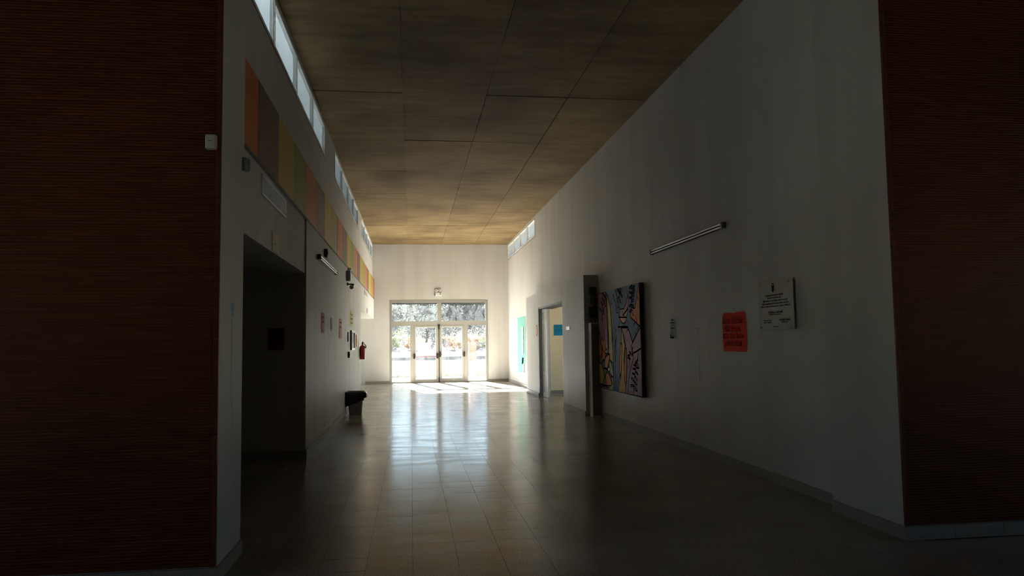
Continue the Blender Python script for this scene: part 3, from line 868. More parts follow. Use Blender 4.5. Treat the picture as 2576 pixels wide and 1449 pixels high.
# wall painting
CANVAS=[(14.69,2.44),(11.94,2.45),(11.91,0.59),(14.77,0.58)]
PAINT_SHAPES=[
('p',[(14.69,2.44),(14.09,2.44),(14.05,2.31),(14.04,2.11),(14.02,1.94),(14.02,1.77),(14.02,1.48),(13.99,1.46),(13.99,1.27),(14.23,1.26),(14.46,1.38),(14.64,1.55),(14.69,1.64)]),
('y',[(14.09,2.44),(13.95,2.34),(13.84,2.21),(13.77,2.13),(13.76,2.00),(13.73,1.81),(13.72,1.60),(13.71,1.48),(13.70,1.55),(13.65,1.28),(13.65,1.11),(13.70,1.10),(13.93,1.16),(13.91,1.26),(13.99,1.27),(13.94,1.63),(14.00,1.69),(14.02,1.96),(14.02,2.27)]),
('l',[(13.69,2.22),(13.64,2.15),(13.63,2.01),(13.62,1.85),(13.64,1.64),(13.62,1.52),(13.67,1.59),(13.69,1.75),(13.70,1.93),(13.73,2.09)]),
('l',[(13.42,1.71),(13.38,1.66),(13.42,1.57),(13.44,1.48),(13.42,1.58),(13.47,1.48),(13.45,1.25),(13.51,1.11),(13.54,1.24),(13.48,1.48),(13.49,1.61),(13.49,1.60),(13.46,1.68)]),
('o',[(14.67,1.68),(14.58,1.57),(14.53,1.49),(14.52,1.48),(14.46,1.38),(14.49,1.26),(14.57,1.16),(14.69,1.26),(14.71,1.47),(14.71,1.64)]),
('o',[(14.25,1.59),(14.19,1.44),(14.19,1.26),(14.25,1.15),(14.41,1.13),(14.47,1.26),(14.44,1.38),(14.35,1.49)]),
('w',[(14.43,1.56),(14.36,1.48),(14.47,1.35),(14.52,1.46)]),
('w',[(14.08,1.35),(14.09,1.26),(14.21,1.21),(14.19,1.32)]),
('s',[(13.89,1.26),(13.92,1.16),(14.01,1.05),(14.12,0.98),(14.27,0.99),(14.27,1.14),(14.15,1.21)]),
('g',[(14.71,1.26),(14.57,1.17),(14.47,1.24),(14.41,1.12),(14.53,1.06),(14.69,1.07)]),
('g',[(14.41,1.11),(14.27,1.14),(14.27,0.99),(14.39,0.97)]),
('g',[(14.32,0.97),(14.10,0.96),(14.27,0.82),(14.38,0.88)]),
('g',[(14.27,0.81),(14.16,0.66),(14.40,0.65),(14.38,0.77)]),
('y',[(14.69,1.07),(14.53,1.06),(14.43,0.97),(14.37,0.89),(14.27,0.82),(14.38,0.77),(14.42,0.66),(14.69,0.66),(14.70,0.84)]),
('s',[(14.12,0.92),(13.93,0.85),(13.77,0.71),(13.85,0.67),(14.16,0.65),(14.25,0.81)]),
('n',[(13.90,1.16),(13.75,1.06),(13.68,0.93),(13.68,0.83),(13.86,0.89),(13.92,0.92),(13.88,0.99),(13.98,1.03)]),
('w',[(13.98,1.02),(13.88,0.99),(13.94,0.92),(14.10,0.95)]),
('n',[(13.82,0.85),(13.68,0.82),(13.69,0.57),(14.39,0.58),(14.40,0.64),(13.85,0.67),(13.75,0.72)]),
('s',[(14.35,0.64),(14.15,0.63),(14.15,0.56),(14.39,0.58)]),
('w',[(14.13,0.62),(13.98,0.62),(13.96,0.57),(14.12,0.56)]),
('p',[(13.05,1.73),(12.65,1.72),(12.51,1.60),(12.40,1.48),(12.41,1.45),(12.16,1.59),(11.94,1.71),(11.92,1.48),(11.92,1.61),(11.91,0.59),(12.92,0.57),(12.85,0.72),(12.77,1.15),(12.79,1.38),(12.94,1.62)]),
('y',[(13.07,1.73),(12.96,1.63),(12.89,1.48),(12.94,1.60),(12.85,1.42),(12.92,1.24),(12.94,1.03),(12.90,0.76),(12.88,0.66),(12.94,0.57),(13.37,0.58),(13.25,0.77),(13.15,0.90),(13.09,1.14),(13.05,1.36),(13.10,1.48),(13.06,1.62)]),
('o',[(13.11,1.48),(13.04,1.44),(13.08,1.21),(13.11,1.00),(13.21,0.87),(13.26,0.98),(13.23,1.17),(13.17,1.38)]),
('o',[(12.83,1.38),(12.75,1.36),(12.75,1.07),(12.80,0.80),(12.88,0.67),(12.93,0.83),(12.93,1.07),(12.86,1.24)]),
('o',[(11.96,2.44),(11.94,2.23),(11.94,1.73),(12.16,1.80),(12.47,1.90),(12.40,2.06),(12.21,2.03),(12.07,2.24)]),
('p',[(12.60,2.30),(12.58,2.12),(12.68,2.03),(12.91,1.96),(12.97,1.91),(13.21,1.93),(13.11,2.06),(12.87,2.06),(12.72,2.15)]),
('y',[(12.62,2.05),(12.66,1.97),(12.72,1.91),(12.83,1.91),(12.89,1.96),(12.74,2.00)]),
('s',[(13.18,1.92),(12.97,1.91),(12.72,1.90),(12.78,1.83),(12.91,1.80),(13.03,1.83)])]
PAINT_LINES=[
(0.030,0,[(13.27,1.75),(12.65,1.74)]),
(0.020,0,[(12.95,1.80),(12.95,1.75)]),
(0.020,0,[(12.85,1.79),(12.86,1.75)]),
(0.022,0,[(12.96,2.03),(12.94,1.91)]),
(0.022,0,[(12.64,1.72),(12.48,1.59),(12.39,1.48)]),
(0.022,0,[(12.39,1.48),(11.94,1.71)]),
(0.022,0,[(12.47,1.90),(11.94,1.72)]),
(0.020,0,[(12.41,1.45),(12.47,1.38),(12.42,1.31),(12.35,1.22),(12.46,1.10),(12.60,0.94),(12.70,0.77),(12.74,0.58)]),
(0.030,0,[(11.94,1.37),(12.24,1.31),(12.34,1.30),(12.42,1.25)]),
(0.020,0,[(12.05,1.32),(12.13,1.19)]),
(0.020,0,[(13.66,1.28),(13.64,1.05),(13.70,0.57)]),
(0.016,0,[(13.53,1.05),(13.51,0.89),(13.59,0.58)]),
(0.016,0,[(13.45,0.89),(13.49,0.59)]),
(0.016,0,[(13.33,0.85),(13.42,0.59)]),
(0.020,0,[(14.69,0.66),(14.60,0.59),(14.53,0.65),(14.42,0.64),(14.15,0.65),(13.85,0.67),(13.77,0.70)]),
(0.016,0,[(14.16,2.03),(14.20,1.82),(14.28,1.70),(14.20,1.61),(14.15,1.74),(14.18,1.82)]),
(0.016,0,[(14.64,1.68),(14.53,1.49)]),
(0.020,0,[(13.24,0.85),(13.15,0.94)]),
(0.020,0,[(12.07,2.24),(12.01,2.17)]),
(0.020,0,[(12.16,1.90),(12.13,1.80)]),
(0.020,0,[(12.22,1.81),(12.31,1.75)]),
(0.020,0,[(12.03,1.73),(12.10,1.67)]),
(0.020,0,[(12.22,1.64),(12.18,1.59)]),
(0.020,0,[(12.71,1.67),(12.63,1.70)]),
(0.020,0,[(13.20,1.82),(13.20,1.65)]),
(0.020,0,[(14.01,2.40),(14.19,2.28),(14.37,2.17),(14.48,2.06)]),
(0.020,1,[(14.10,2.33),(14.10,2.34),(14.13,2.37),(14.20,2.39),(14.27,2.42),(14.31,2.42),(14.31,2.41),(14.27,2.39),(14.21,2.36),(14.14,2.34)]),
(0.020,1,[(14.19,2.25),(14.19,2.26),(14.22,2.29),(14.28,2.32),(14.34,2.34),(14.38,2.35),(14.39,2.33),(14.36,2.31),(14.30,2.28),(14.23,2.26)]),
(0.020,1,[(14.30,2.19),(14.29,2.20),(14.32,2.22),(14.38,2.25),(14.44,2.27),(14.48,2.27),(14.48,2.26),(14.45,2.24),(14.40,2.21),(14.34,2.19)]),
(0.020,1,[(14.44,2.08),(14.44,2.09),(14.46,2.11),(14.51,2.13),(14.57,2.15),(14.61,2.16),(14.62,2.15),(14.59,2.13),(14.54,2.10),(14.48,2.08)]),
(0.020,1,[(14.10,2.30),(14.11,2.30),(14.10,2.27),(14.07,2.25),(14.04,2.23),(14.01,2.22),(14.00,2.23),(14.01,2.25),(14.04,2.28),(14.07,2.30)]),
(0.020,1,[(14.19,2.23),(14.20,2.23),(14.20,2.21),(14.17,2.18),(14.14,2.16),(14.12,2.15),(14.10,2.16),(14.11,2.18),(14.13,2.21),(14.17,2.23)]),
(0.020,1,[(14.30,2.15),(14.31,2.14),(14.30,2.12),(14.28,2.09),(14.25,2.07),(14.22,2.07),(14.21,2.07),(14.22,2.09),(14.24,2.12),(14.27,2.14)]),
(0.020,1,[(14.37,2.11),(14.38,2.10),(14.37,2.07),(14.33,2.05),(14.29,2.02),(14.26,2.02),(14.25,2.03),(14.27,2.05),(14.30,2.08),(14.34,2.10)]),
(0.020,1,[(14.41,2.04),(14.43,2.03),(14.43,1.99),(14.42,1.94),(14.39,1.91),(14.36,1.89),(14.34,1.91),(14.34,1.94),(14.36,1.99),(14.38,2.02)]),
(0.016,0,[(12.92,2.44),(13.16,2.30),(13.37,2.19)]),
(0.020,1,[(13.10,2.34),(13.10,2.35),(13.12,2.38),(13.18,2.40),(13.23,2.43),(13.26,2.44),(13.27,2.43),(13.23,2.40),(13.18,2.37),(13.13,2.35)]),
(0.020,1,[(13.25,2.25),(13.24,2.26),(13.27,2.31),(13.31,2.36),(13.36,2.41),(13.40,2.42),(13.40,2.41),(13.38,2.36),(13.33,2.31),(13.29,2.26)]),
(0.020,1,[(13.43,2.21),(13.42,2.22),(13.44,2.26),(13.47,2.30),(13.51,2.34),(13.54,2.35),(13.55,2.34),(13.54,2.30),(13.50,2.26),(13.46,2.22)]),
(0.020,1,[(13.19,2.29),(13.20,2.28),(13.18,2.25),(13.14,2.21),(13.09,2.18),(13.05,2.17),(13.05,2.19),(13.06,2.21),(13.11,2.25),(13.15,2.28)]),
(0.020,1,[(13.08,2.35),(13.09,2.34),(13.06,2.31),(13.01,2.29),(12.96,2.27),(12.93,2.27),(12.93,2.28),(12.96,2.30),(13.00,2.32),(13.05,2.34)]),
(0.020,1,[(13.25,2.21),(13.27,2.20),(13.27,2.17),(13.24,2.12),(13.21,2.09),(13.18,2.08),(13.16,2.09),(13.17,2.12),(13.19,2.17),(13.22,2.20)]),
(0.020,1,[(13.38,2.16),(13.39,2.14),(13.38,2.10),(13.36,2.05),(13.32,2.01),(13.29,2.00),(13.27,2.01),(13.28,2.05),(13.31,2.10),(13.35,2.14)]),
(0.020,1,[(13.14,2.45),(13.15,2.44),(13.14,2.42),(13.11,2.38),(13.07,2.36),(13.04,2.35),(13.03,2.36),(13.04,2.39),(13.08,2.42),(13.12,2.44)]),
(0.020,0,[(12.29,2.46),(12.37,2.33),(12.39,2.18),(12.41,2.06)]),
(0.020,1,[(12.35,2.39),(12.36,2.40),(12.40,2.41),(12.45,2.41),(12.48,2.40),(12.49,2.40),(12.47,2.39),(12.43,2.38),(12.39,2.38),(12.36,2.39)]),
(0.020,1,[(12.34,2.42),(12.33,2.42),(12.33,2.43),(12.35,2.44),(12.38,2.46),(12.40,2.46),(12.42,2.45),(12.41,2.44),(12.40,2.43),(12.37,2.42)]),
(0.020,1,[(12.37,2.29),(12.37,2.30),(12.39,2.31),(12.43,2.33),(12.48,2.33),(12.51,2.33),(12.51,2.32),(12.49,2.31),(12.44,2.30),(12.40,2.29)]),
(0.020,1,[(12.38,2.22),(12.38,2.23),(12.41,2.23),(12.46,2.24),(12.50,2.24),(12.52,2.23),(12.51,2.22),(12.48,2.22),(12.43,2.21),(12.39,2.21)]),
(0.020,1,[(12.41,2.11),(12.44,2.11),(12.48,2.11),(12.51,2.10),(12.53,2.09),(12.52,2.08),(12.49,2.08),(12.45,2.08),(12.42,2.09),(12.40,2.10)]),
(0.020,1,[(12.43,2.02),(12.46,2.02),(12.50,2.01),(12.52,2.00),(12.53,1.99),(12.51,1.98),(12.48,1.98),(12.45,1.99),(12.42,2.00),(12.41,2.01)]),
(0.020,1,[(12.32,2.37),(12.29,2.37),(12.24,2.37),(12.20,2.39),(12.17,2.40),(12.18,2.41),(12.21,2.41),(12.26,2.41),(12.31,2.39),(12.33,2.38)]),
(0.020,1,[(12.34,2.30),(12.31,2.30),(12.26,2.31),(12.21,2.32),(12.18,2.33),(12.19,2.35),(12.22,2.35),(12.27,2.34),(12.32,2.33),(12.35,2.31)]),
(0.020,1,[(12.36,2.24),(12.32,2.24),(12.28,2.25),(12.23,2.26),(12.21,2.28),(12.22,2.29),(12.25,2.29),(12.30,2.28),(12.35,2.27),(12.37,2.25)]),
(0.020,1,[(12.38,2.19),(12.34,2.19),(12.29,2.20),(12.25,2.22),(12.23,2.24),(12.24,2.25),(12.28,2.25),(12.33,2.24),(12.37,2.22),(12.39,2.21)]),
(0.020,1,[(12.39,2.15),(12.35,2.15),(12.31,2.15),(12.28,2.17),(12.26,2.18),(12.28,2.19),(12.31,2.19),(12.35,2.19),(12.38,2.17),(12.40,2.16)]),
(0.020,1,[(12.38,2.11),(12.39,2.11),(12.38,2.09),(12.35,2.08),(12.31,2.07),(12.29,2.06),(12.28,2.07),(12.29,2.09),(12.32,2.10),(12.36,2.11)]),
(0.020,1,[(12.39,2.03),(12.40,2.02),(12.39,1.99),(12.36,1.96),(12.33,1.93),(12.30,1.92),(12.29,1.93),(12.30,1.96),(12.33,2.00),(12.36,2.02)]),
(0.022,0,[(12.14,1.19),(12.26,1.01),(12.34,0.86),(12.40,0.60)]),
(0.020,1,[(12.28,1.12),(12.25,1.12),(12.19,1.14),(12.13,1.16),(12.10,1.19),(12.10,1.20),(12.13,1.19),(12.18,1.17),(12.24,1.15),(12.28,1.13)]),
(0.020,1,[(12.18,1.13),(12.18,1.12),(12.17,1.10),(12.13,1.07),(12.10,1.05),(12.07,1.05),(12.06,1.06),(12.08,1.08),(12.11,1.11),(12.15,1.13)]),
(0.020,1,[(12.23,1.09),(12.24,1.09),(12.26,1.10),(12.30,1.10),(12.34,1.10),(12.36,1.10),(12.35,1.09),(12.33,1.09),(12.29,1.08),(12.25,1.08)]),
(0.020,1,[(12.21,1.06),(12.20,1.05),(12.18,1.05),(12.14,1.04),(12.11,1.04),(12.10,1.05),(12.10,1.05),(12.12,1.06),(12.16,1.06),(12.19,1.06)]),
(0.020,1,[(12.24,1.02),(12.24,1.03),(12.28,1.04),(12.33,1.04),(12.38,1.04),(12.40,1.04),(12.40,1.03),(12.36,1.02),(12.31,1.02),(12.26,1.02)]),
(0.020,1,[(12.27,0.99),(12.27,0.98),(12.24,0.97),(12.19,0.95),(12.14,0.94),(12.12,0.94),(12.12,0.95),(12.15,0.97),(12.19,0.98),(12.24,0.99)]),
(0.020,1,[(12.30,0.94),(12.30,0.94),(12.33,0.95),(12.38,0.96),(12.42,0.96),(12.45,0.96),(12.45,0.95),(12.42,0.94),(12.37,0.94),(12.32,0.93)]),
(0.020,1,[(12.30,0.91),(12.30,0.90),(12.28,0.88),(12.24,0.86),(12.21,0.84),(12.18,0.84),(12.17,0.85),(12.19,0.87),(12.23,0.89),(12.27,0.91)]),
(0.020,1,[(12.34,0.83),(12.34,0.84),(12.37,0.85),(12.42,0.87),(12.48,0.88),(12.51,0.87),(12.51,0.86),(12.48,0.85),(12.43,0.83),(12.38,0.83)]),
(0.020,1,[(12.33,0.82),(12.33,0.81),(12.31,0.80),(12.27,0.78),(12.22,0.77),(12.20,0.77),(12.19,0.78),(12.22,0.79),(12.26,0.81),(12.30,0.82)]),
(0.020,1,[(12.36,0.75),(12.38,0.75),(12.42,0.76),(12.48,0.76),(12.54,0.76),(12.56,0.75),(12.55,0.74),(12.51,0.73),(12.45,0.73),(12.39,0.74)]),
(0.020,1,[(12.37,0.74),(12.37,0.73),(12.34,0.70),(12.29,0.68),(12.23,0.67),(12.19,0.67),(12.19,0.68),(12.22,0.70),(12.27,0.72),(12.33,0.74)]),
(0.020,0,[(12.50,1.32),(12.59,1.22),(12.59,1.03)]),
(0.020,1,[(12.58,1.25),(12.60,1.26),(12.63,1.26),(12.66,1.26),(12.69,1.25),(12.69,1.25),(12.68,1.24),(12.65,1.24),(12.61,1.24),(12.59,1.25)]),
(0.020,1,[(12.54,1.19),(12.54,1.19),(12.57,1.21),(12.62,1.21),(12.67,1.22),(12.70,1.21),(12.69,1.21),(12.66,1.20),(12.61,1.19),(12.56,1.18)]),
(0.020,1,[(12.50,1.27),(12.49,1.28),(12.51,1.29),(12.53,1.30),(12.56,1.31),(12.58,1.32),(12.59,1.31),(12.57,1.30),(12.55,1.28),(12.52,1.27)]),
(0.020,1,[(12.45,1.25),(12.43,1.26),(12.41,1.30),(12.39,1.34),(12.38,1.38),(12.38,1.39),(12.40,1.38),(12.43,1.34),(12.45,1.30),(12.46,1.26)])]
pn = root('painting', (XR, 13.33, 0.58), 'large colourful canvas of a crested bird, cacti and leafy sprigs', 'painting')
CXF = 3.692
b = MB(); b.box(CXF, XR - 0.012, 11.925, 14.73, 0.58, 2.445, 'canvas_edge'); b.box(CXF - 0.001, CXF, 11.925, 14.73, 0.58, 2.445, 'oil_b'); b.build('canvas', pn)
b = MB(); b.box(XR - 0.013, XR, 12.1, 14.6, 2.2, 2.25, 'canvas_edge'); b.build('hanger', pn)
b = MB()
def clampc(p): return min(max(p[0], 11.927), 14.728), min(max(p[1], 0.582), 2.443)
for k, (c, pts) in enumerate(PAINT_SHAPES):
    x = CXF - 0.0012 - 0.00012 * k
    b.add([(x, *clampc(p)) for p in pts], [tuple(range(len(pts)))], 'oil_' + c)
tag(b.build('painted_fields', pn), kind='stuff')
b = MB()
def stroke_line(pts, w, closed, x):
    P = [Vector(clampc(p)) for p in pts]
    if closed: P.append(P[0])
    for p, q in zip(P, P[1:]):
        dd = q - p
        if dd.length < 1e-4: continue
        dd.normalize(); n_ = Vector((-dd.y, dd.x)) * w / 2; e = dd * w * 0.35
        a, c, d_, f = p - e + n_, q + e + n_, q + e - n_, p - e - n_
        b.add([(x, *clampc(v)) for v in (a, c, d_, f)], [(0, 1, 2, 3)], 'ink_dark')
xk = CXF - 0.0055
for (c, pts) in PAINT_SHAPES: stroke_line(pts, 0.020, True, xk)
for (w, cl_, pts) in PAINT_LINES: stroke_line(pts, w, cl_, xk - 0.0006)
tag(b.build('ink_lines', pn), kind='stuff')

# teal poster, torn at its lower corner, with a strip of pale paper stuck on it
tp = root('teal_poster', (XR, 25.8, 0.46), 'tall torn teal poster with pale strips beside the end wall', 'poster')
b = MB()
def torn(u, v, y, z):
    if u < 0.34 and v < 0.34: y = y + (0.34 - v) * 1.3
    return y, z
sheet_x(b, XR, -1, 24.88, 26.78, 0.46, 2.375, 'paper_teal', 0.006, 12, 12, torn); b.build('sheet', tp)
b = MB(); sheet_x(b, XR - 0.012, -1, 25.35, 25.75, 1.10, 2.02, 'paper_cream', 0.01, 4, 14, lambda u, v, y, z: (y + 0.06 * math.sin(23 * v) * (1 - 2 * u), z)); b.build('pale_strip', tp)
b = MB(); sheet_x(b, XR - 0.012, -1, 25.28, 25.60, 0.46, 0.80, 'paper_white', 0.01); b.build('torn_strip', tp)
b = MB(); sheet_x(b, XR - 0.014, -1, 25.42, 25.66, 0.76, 0.98, 'ink_dark', 0.01, 6, 6, lambda u, v, y, z: (y + 0.1 * (1 - v), z)); b.build('dark_patch', tp)

# round orange sign and little white sign on the boxed-out wall
rs = root('round_sign', (XF, 20.95, 1.67), 'round white sign with orange ring beside the folded door leaf', 'sign')
b = MB(); b.lathe((XF, 20.95, 1.825), [(0.155, 0), (0.155, 0.006), (0.15, 0.008)], 'paper_orange', 28, (-1, 0, 0)); b.lathe((XF - 0.008, 20.95, 1.825), [(0.115, 0), (0.113, 0.002)], 'paper_white', 28, (-1, 0, 0)); b.build('disc', rs)
b = MB(); b.box(XF - 0.013, XF - 0.010, 20.93, 20.97, 1.74, 1.91, 'paper_orange'); b.build('mark', rs)
ws = root('door_number_sign', (XF, 16.65, 1.76), 'small white rounded sign between doorway and black switchgear', 'sign')
b = MB(); b.bbox(XF - 0.012, XF, 16.46, 16.84, 1.765, 1.838, 'white_plastic', 0.005); b.build('plate', ws)
b = MB(); b.box(XF - 0.0135, XF - 0.012, 16.60, 16.70, 1.790, 1.811, 'grey_plastic'); b.build('mark', ws)
# blue poster in the side room
bp_ = root('blue_poster', (4.45, 21.8, 1.69), 'blue poster on the yellowish wall seen through the wide doorway', 'poster')
b = MB(); b.box(4.13, 4.62, 21.792, 21.798, 1.68, 2.0, 'paper_blue'); b.build('sheet', bp_)
b = MB()
r_ = random.Random(2)
for z in (1.955, 1.90, 1.85):
    x = 4.18
    while x < 4.56:
        w = r_.uniform(0.012, 0.03); b.box(x, x + w, 21.790, 21.792, z - 0.012, z + 0.012, 'ink_blue'); x += w + 0.012
tag(b.build('lettering', bp_), kind='stuff')
# maroon notice in the side passage
mn = root('maroon_notice', (-1.8, 10.57, 1.44), 'dark maroon notice on the wall of the dim side passage', 'notice')
b = MB(); b.box(-1.912, -1.70, 10.562, 10.568, 1.44, 1.735, 'paper_maroon'); b.build('sheet', mn)
b = MB(); 
for z, x0_, x1_ in ((1.66, -1.87, -1.75), (1.60, -1.86, -1.77), (1.53, -1.85, -1.76)): b.box(x0_, x1_, 10.560, 10.562, z - 0.008, z + 0.008, 'ink_dark')
tag(b.build('print', mn), kind='stuff')

# papers on the lower left wall
def paper(name, ya, yb, za, zb, mat, label, cat='paper', curl=0.008, group=None):
    r = root(name, (XW, (ya + yb) / 2, za), label, cat, group)
    b = MB(); sheet_x(b, XW, 1, ya, yb, za, zb, mat, curl); b.build('sheet', r)
    return r
p = paper('pink_notice', 12.33, 12.72, 1.70, 2.02, 'paper_pink', 'pink paper notice nearest the side passage on the white wall', 'notice')
b = MB(); strokes(b, XW + 0.0095, 1, [(12.38, 12.66, 1.95, 0.03, [4, 5]), (12.38, 12.66, 1.88, 0.03, [6, 3])], 'ink_dark', 8, 0.0006); tag(b.build('lettering', p), kind='stuff')
p = paper('pink_notice', 15.33, 15.86, 1.63, 2.03, 'paper_pink', 'curling pink paper notice halfway along the wall below the coloured band', 'notice', 0.008)
b = MB(); strokes(b, XW + 0.0095, 1, [(15.4, 15.8, 1.95, 0.03, [4, 5]), (15.4, 15.8, 1.86, 0.03, [6, 3])], 'ink_dark', 9, 0.0006); tag(b.build('lettering', p), kind='stuff')
p = paper('green_card', 13.74, 14.02, 1.78, 1.99, 'paper_card', 'small grey-green card between the two pink notices', 'card')
p = paper('yellow_notice', 18.05, 18.85, 1.94, 2.32, 'paper_yellow', 'yellow-green paper notice above the black framed board', 'notice', 0.008)
b = MB(); strokes(b, XW + 0.0095, 1, [(18.15, 18.75, 2.22, 0.04, [4, 5]), (18.15, 18.75, 2.12, 0.04, [6, 3]), (18.15, 18.75, 2.02, 0.04, [3, 4])], 'ink_dark', 10, 0.0006); tag(b.build('lettering', p), kind='stuff')
fr = root('framed_board', (XW, 18.6, 1.375), 'black framed notice board with a bluish sheet beside the extinguisher', 'board')
b = MB()
for q in ((18.1, 18.15, 1.375, 1.835), (19.05, 19.10, 1.375, 1.835), (18.15, 19.05, 1.375, 1.42), (18.15, 19.05, 1.79, 1.835)): b.box(XW, XW + 0.04, q[0], q[1], q[2], q[3], 'black_plastic')
b.build('frame', fr)
b = MB(); b.box(XW, XW + 0.018, 18.15, 19.05, 1.42, 1.79, 'paper_card'); b.box(XW + 0.018, XW + 0.021, 18.2, 19.0, 1.43, 1.55, 'paper_white'); b.build('sheet', fr)
sf = root('slim_frame', (XW, 17.5, 1.565), 'small narrow black-edged frame above the red call point', 'frame')
b = MB(); b.box(XW, XW + 0.022, 17.33, 17.66, 1.565, 1.785, 'black_plastic'); b.build('frame', sf)
b = MB(); b.box(XW + 0.022, XW + 0.025, 17.36, 17.63, 1.585, 1.765, 'paper_white'); b.build('sheet', sf)
os_ = root('orange_sign', (XW, 20.0, 1.44), 'round orange sign on the white wall beside the extinguisher', 'sign')
b = MB(); b.lathe((XW, 20.0, 1.60), [(0.16, 0), (0.16, 0.010), (0.15, 0.013)], 'paper_orange', 28, (1, 0, 0)); b.build('disc', os_)
b = MB(); b.box(XW + 0.013, XW + 0.015, 19.96, 20.04, 1.52, 1.68, 'ink_red'); b.build('mark', os_)
cp = root('call_point', (XW, 17.45, 1.2), 'small dark red fire alarm call point on the white wall', 'alarm')
b = MB(); b.bbox(XW, XW + 0.05, 17.40, 17.50, 1.205, 1.345, 'dark_red', 0.008); b.build('body', cp)
b = MB(); b.box(XW + 0.05, XW + 0.053, 17.42, 17.48, 1.245, 1.305, 'black_plastic'); b.build('button', cp)
sd = root('alarm_sounder', (XW, 12.75, 2.95), 'dark red sounder box just above the batten near the side passage', 'alarm')
b = MB(); b.bbox(XW, XW + 0.055, 12.70, 12.82, 2.95, 3.085, 'dark_red', 0.008); b.build('body', sd)
b = MB(); b.lathe((XW + 0.055, 12.76, 3.02), [(0.03, 0), (0.026, 0.008)], 'black_plastic', 16, (1, 0, 0)); b.build('horn', sd)

# emergency lamps: box with two round heads
el = root('emergency_light', (1.03, D, 3.34), 'twin-head emergency light above the glazed doors', 'emergency light')
b = MB(); b.bbox(0.93, 1.17, D - 0.07, D, 3.35, 3.475, 'white_plastic', 0.008); b.build('body', el)
b = MB(); b.bbox(0.905, 0.932, D - 0.06, D - 0.005, 3.34, 3.45, 'black_plastic', 0.006); b.bbox(0.92, 1.17, D - 0.06, D - 0.005, 3.475, 3.488, 'black_plastic', 0.003); b.build('end_block', el)
b = MB(); b.box(0.955, 0.985, D - 0.073, D - 0.07, 3.43, 3.442, 'ink_dark'); b.box(1.105, 1.15, D - 0.073, D - 0.07, 3.385, 3.45, 'grey_plastic'); tag(b.build('label_plate', el), kind='stuff')
for x, z in ((0.975, 3.545), (1.105, 3.555)):
    b = MB(); b.lathe((x, D - 0.01, z), [(0.035, 0), (0.055, 0.03), (0.06, 0.05), (0.05, 0.052)], 'white_plastic', 22, (0, -1, 0)); b.tube((x, D - 0.03, 3.485), (x, D - 0.03, z - 0.03), 0.012, 'white_plastic', 8)
    h_ = b.build('lamp_head', el)
    b = MB(); b.lathe((x, D - 0.06, z), [(0.036, 0), (0.03, 0.006), (0.01, 0.009)], 'lens_grey', 20, (0, -1, 0)); b.build('lens', h_)
e2 = root('emergency_light', (XW, 17.0, 2.9), 'emergency light on the white wall just below the coloured band', 'emergency light')
b = MB(); b.bbox(XW, XW + 0.09, 16.93, 17.12, 2.905, 3.13, 'grey_plastic', 0.01); b.box(XW + 0.09, XW + 0.10, 16.94, 17.11, 2.905, 3.06, 'white_plastic'); b.build('body', e2)  # grey body and white face plate colour in its shaded and lit sides
for y in (16.97, 17.08):
    b = MB(); b.lathe((XW + 0.07, y, 3.13), [(0.02, 0), (0.045, 0.02), (0.048, 0.045), (0.03, 0.06)], 'white_plastic', 18); b.build('lamp_head', e2)

# dome camera on a bracket
dc = root('dome_camera', (XW, 17.2, 2.74), 'dome security camera on a bracket under the emergency light', 'camera')
b = MB(); b.bbox(XW, XW + 0.03, 17.15, 17.25, 2.82, 2.885, 'black_plastic', 0.006); b.tube((XW + 0.02, 17.2, 2.848), (XW + 0.125, 17.2, 2.848), 0.016, 'black_plastic', 10); b.tube((XW + 0.115, 17.2, 2.852), (XW + 0.15, 17.2, 2.82), 0.022, 'black_plastic', 10); b.build('bracket', dc)
b = MB(); b.lathe((XW + 0.10, 17.2, 2.785), [(0.01, 0.045), (0.04, 0.03), (0.05, 0.0)][::-1], 'grey_plastic', 20); b.build('housing', dc)
b = MB(); b.lathe((XW + 0.10, 17.2, 2.785), [(0.005, -0.05), (0.028, -0.042), (0.044, -0.022), (0.05, 0.0)], 'black_plastic', 20); b.build('dome', dc)

# ventilation grilles
def grille(ya, yb, za, zb, x, n, label):
    r = root('air_grille', (x, (ya + yb) / 2, za), label, 'vent', 'air grilles under the coloured band')
    b = MB(); t = 0.018
    b.box(x, x + 0.014, ya, yb, za, za + t, 'white_plastic'); b.box(x, x + 0.014, ya, yb, zb - t, zb, 'white_plastic'); b.box(x, x + 0.014, ya, ya + t, za + t, zb - t, 'white_plastic'); b.box(x, x + 0.014, yb - t, yb, za + t, zb - t, 'white_plastic')
    b.build('frame', r)
    b = MB(); b.box(x, x + 0.002, ya + t, yb - t, za + t, zb - t, 'gasket'); b.build('backing', r)
    st = (zb - za - 2 * t) / n; first = None
    for k in range(n):
        if first is None:
            b = MB(); z = za + t
            b.prism([(x + 0.003, ya + t, z + st * 0.75), (x + 0.004, ya + t, z + st * 0.88), (x + 0.014, ya + t, z + st * 0.38), (x + 0.013, ya + t, z + st * 0.22)], (0, yb - ya - 2 * t, 0), 'white_plastic')
            first = b.build('slat', r, fix=True)
        else:
            copy_part(first, r, (0, 0, st * k))
grille(7.515, 8.93, 2.965, 3.172, XB, 13, 'white louvred air grille above the side passage opening')
grille(23.45, 24.85, 3.0, 3.182, XW, 10, 'white louvred air grille above the brightly lit recess')

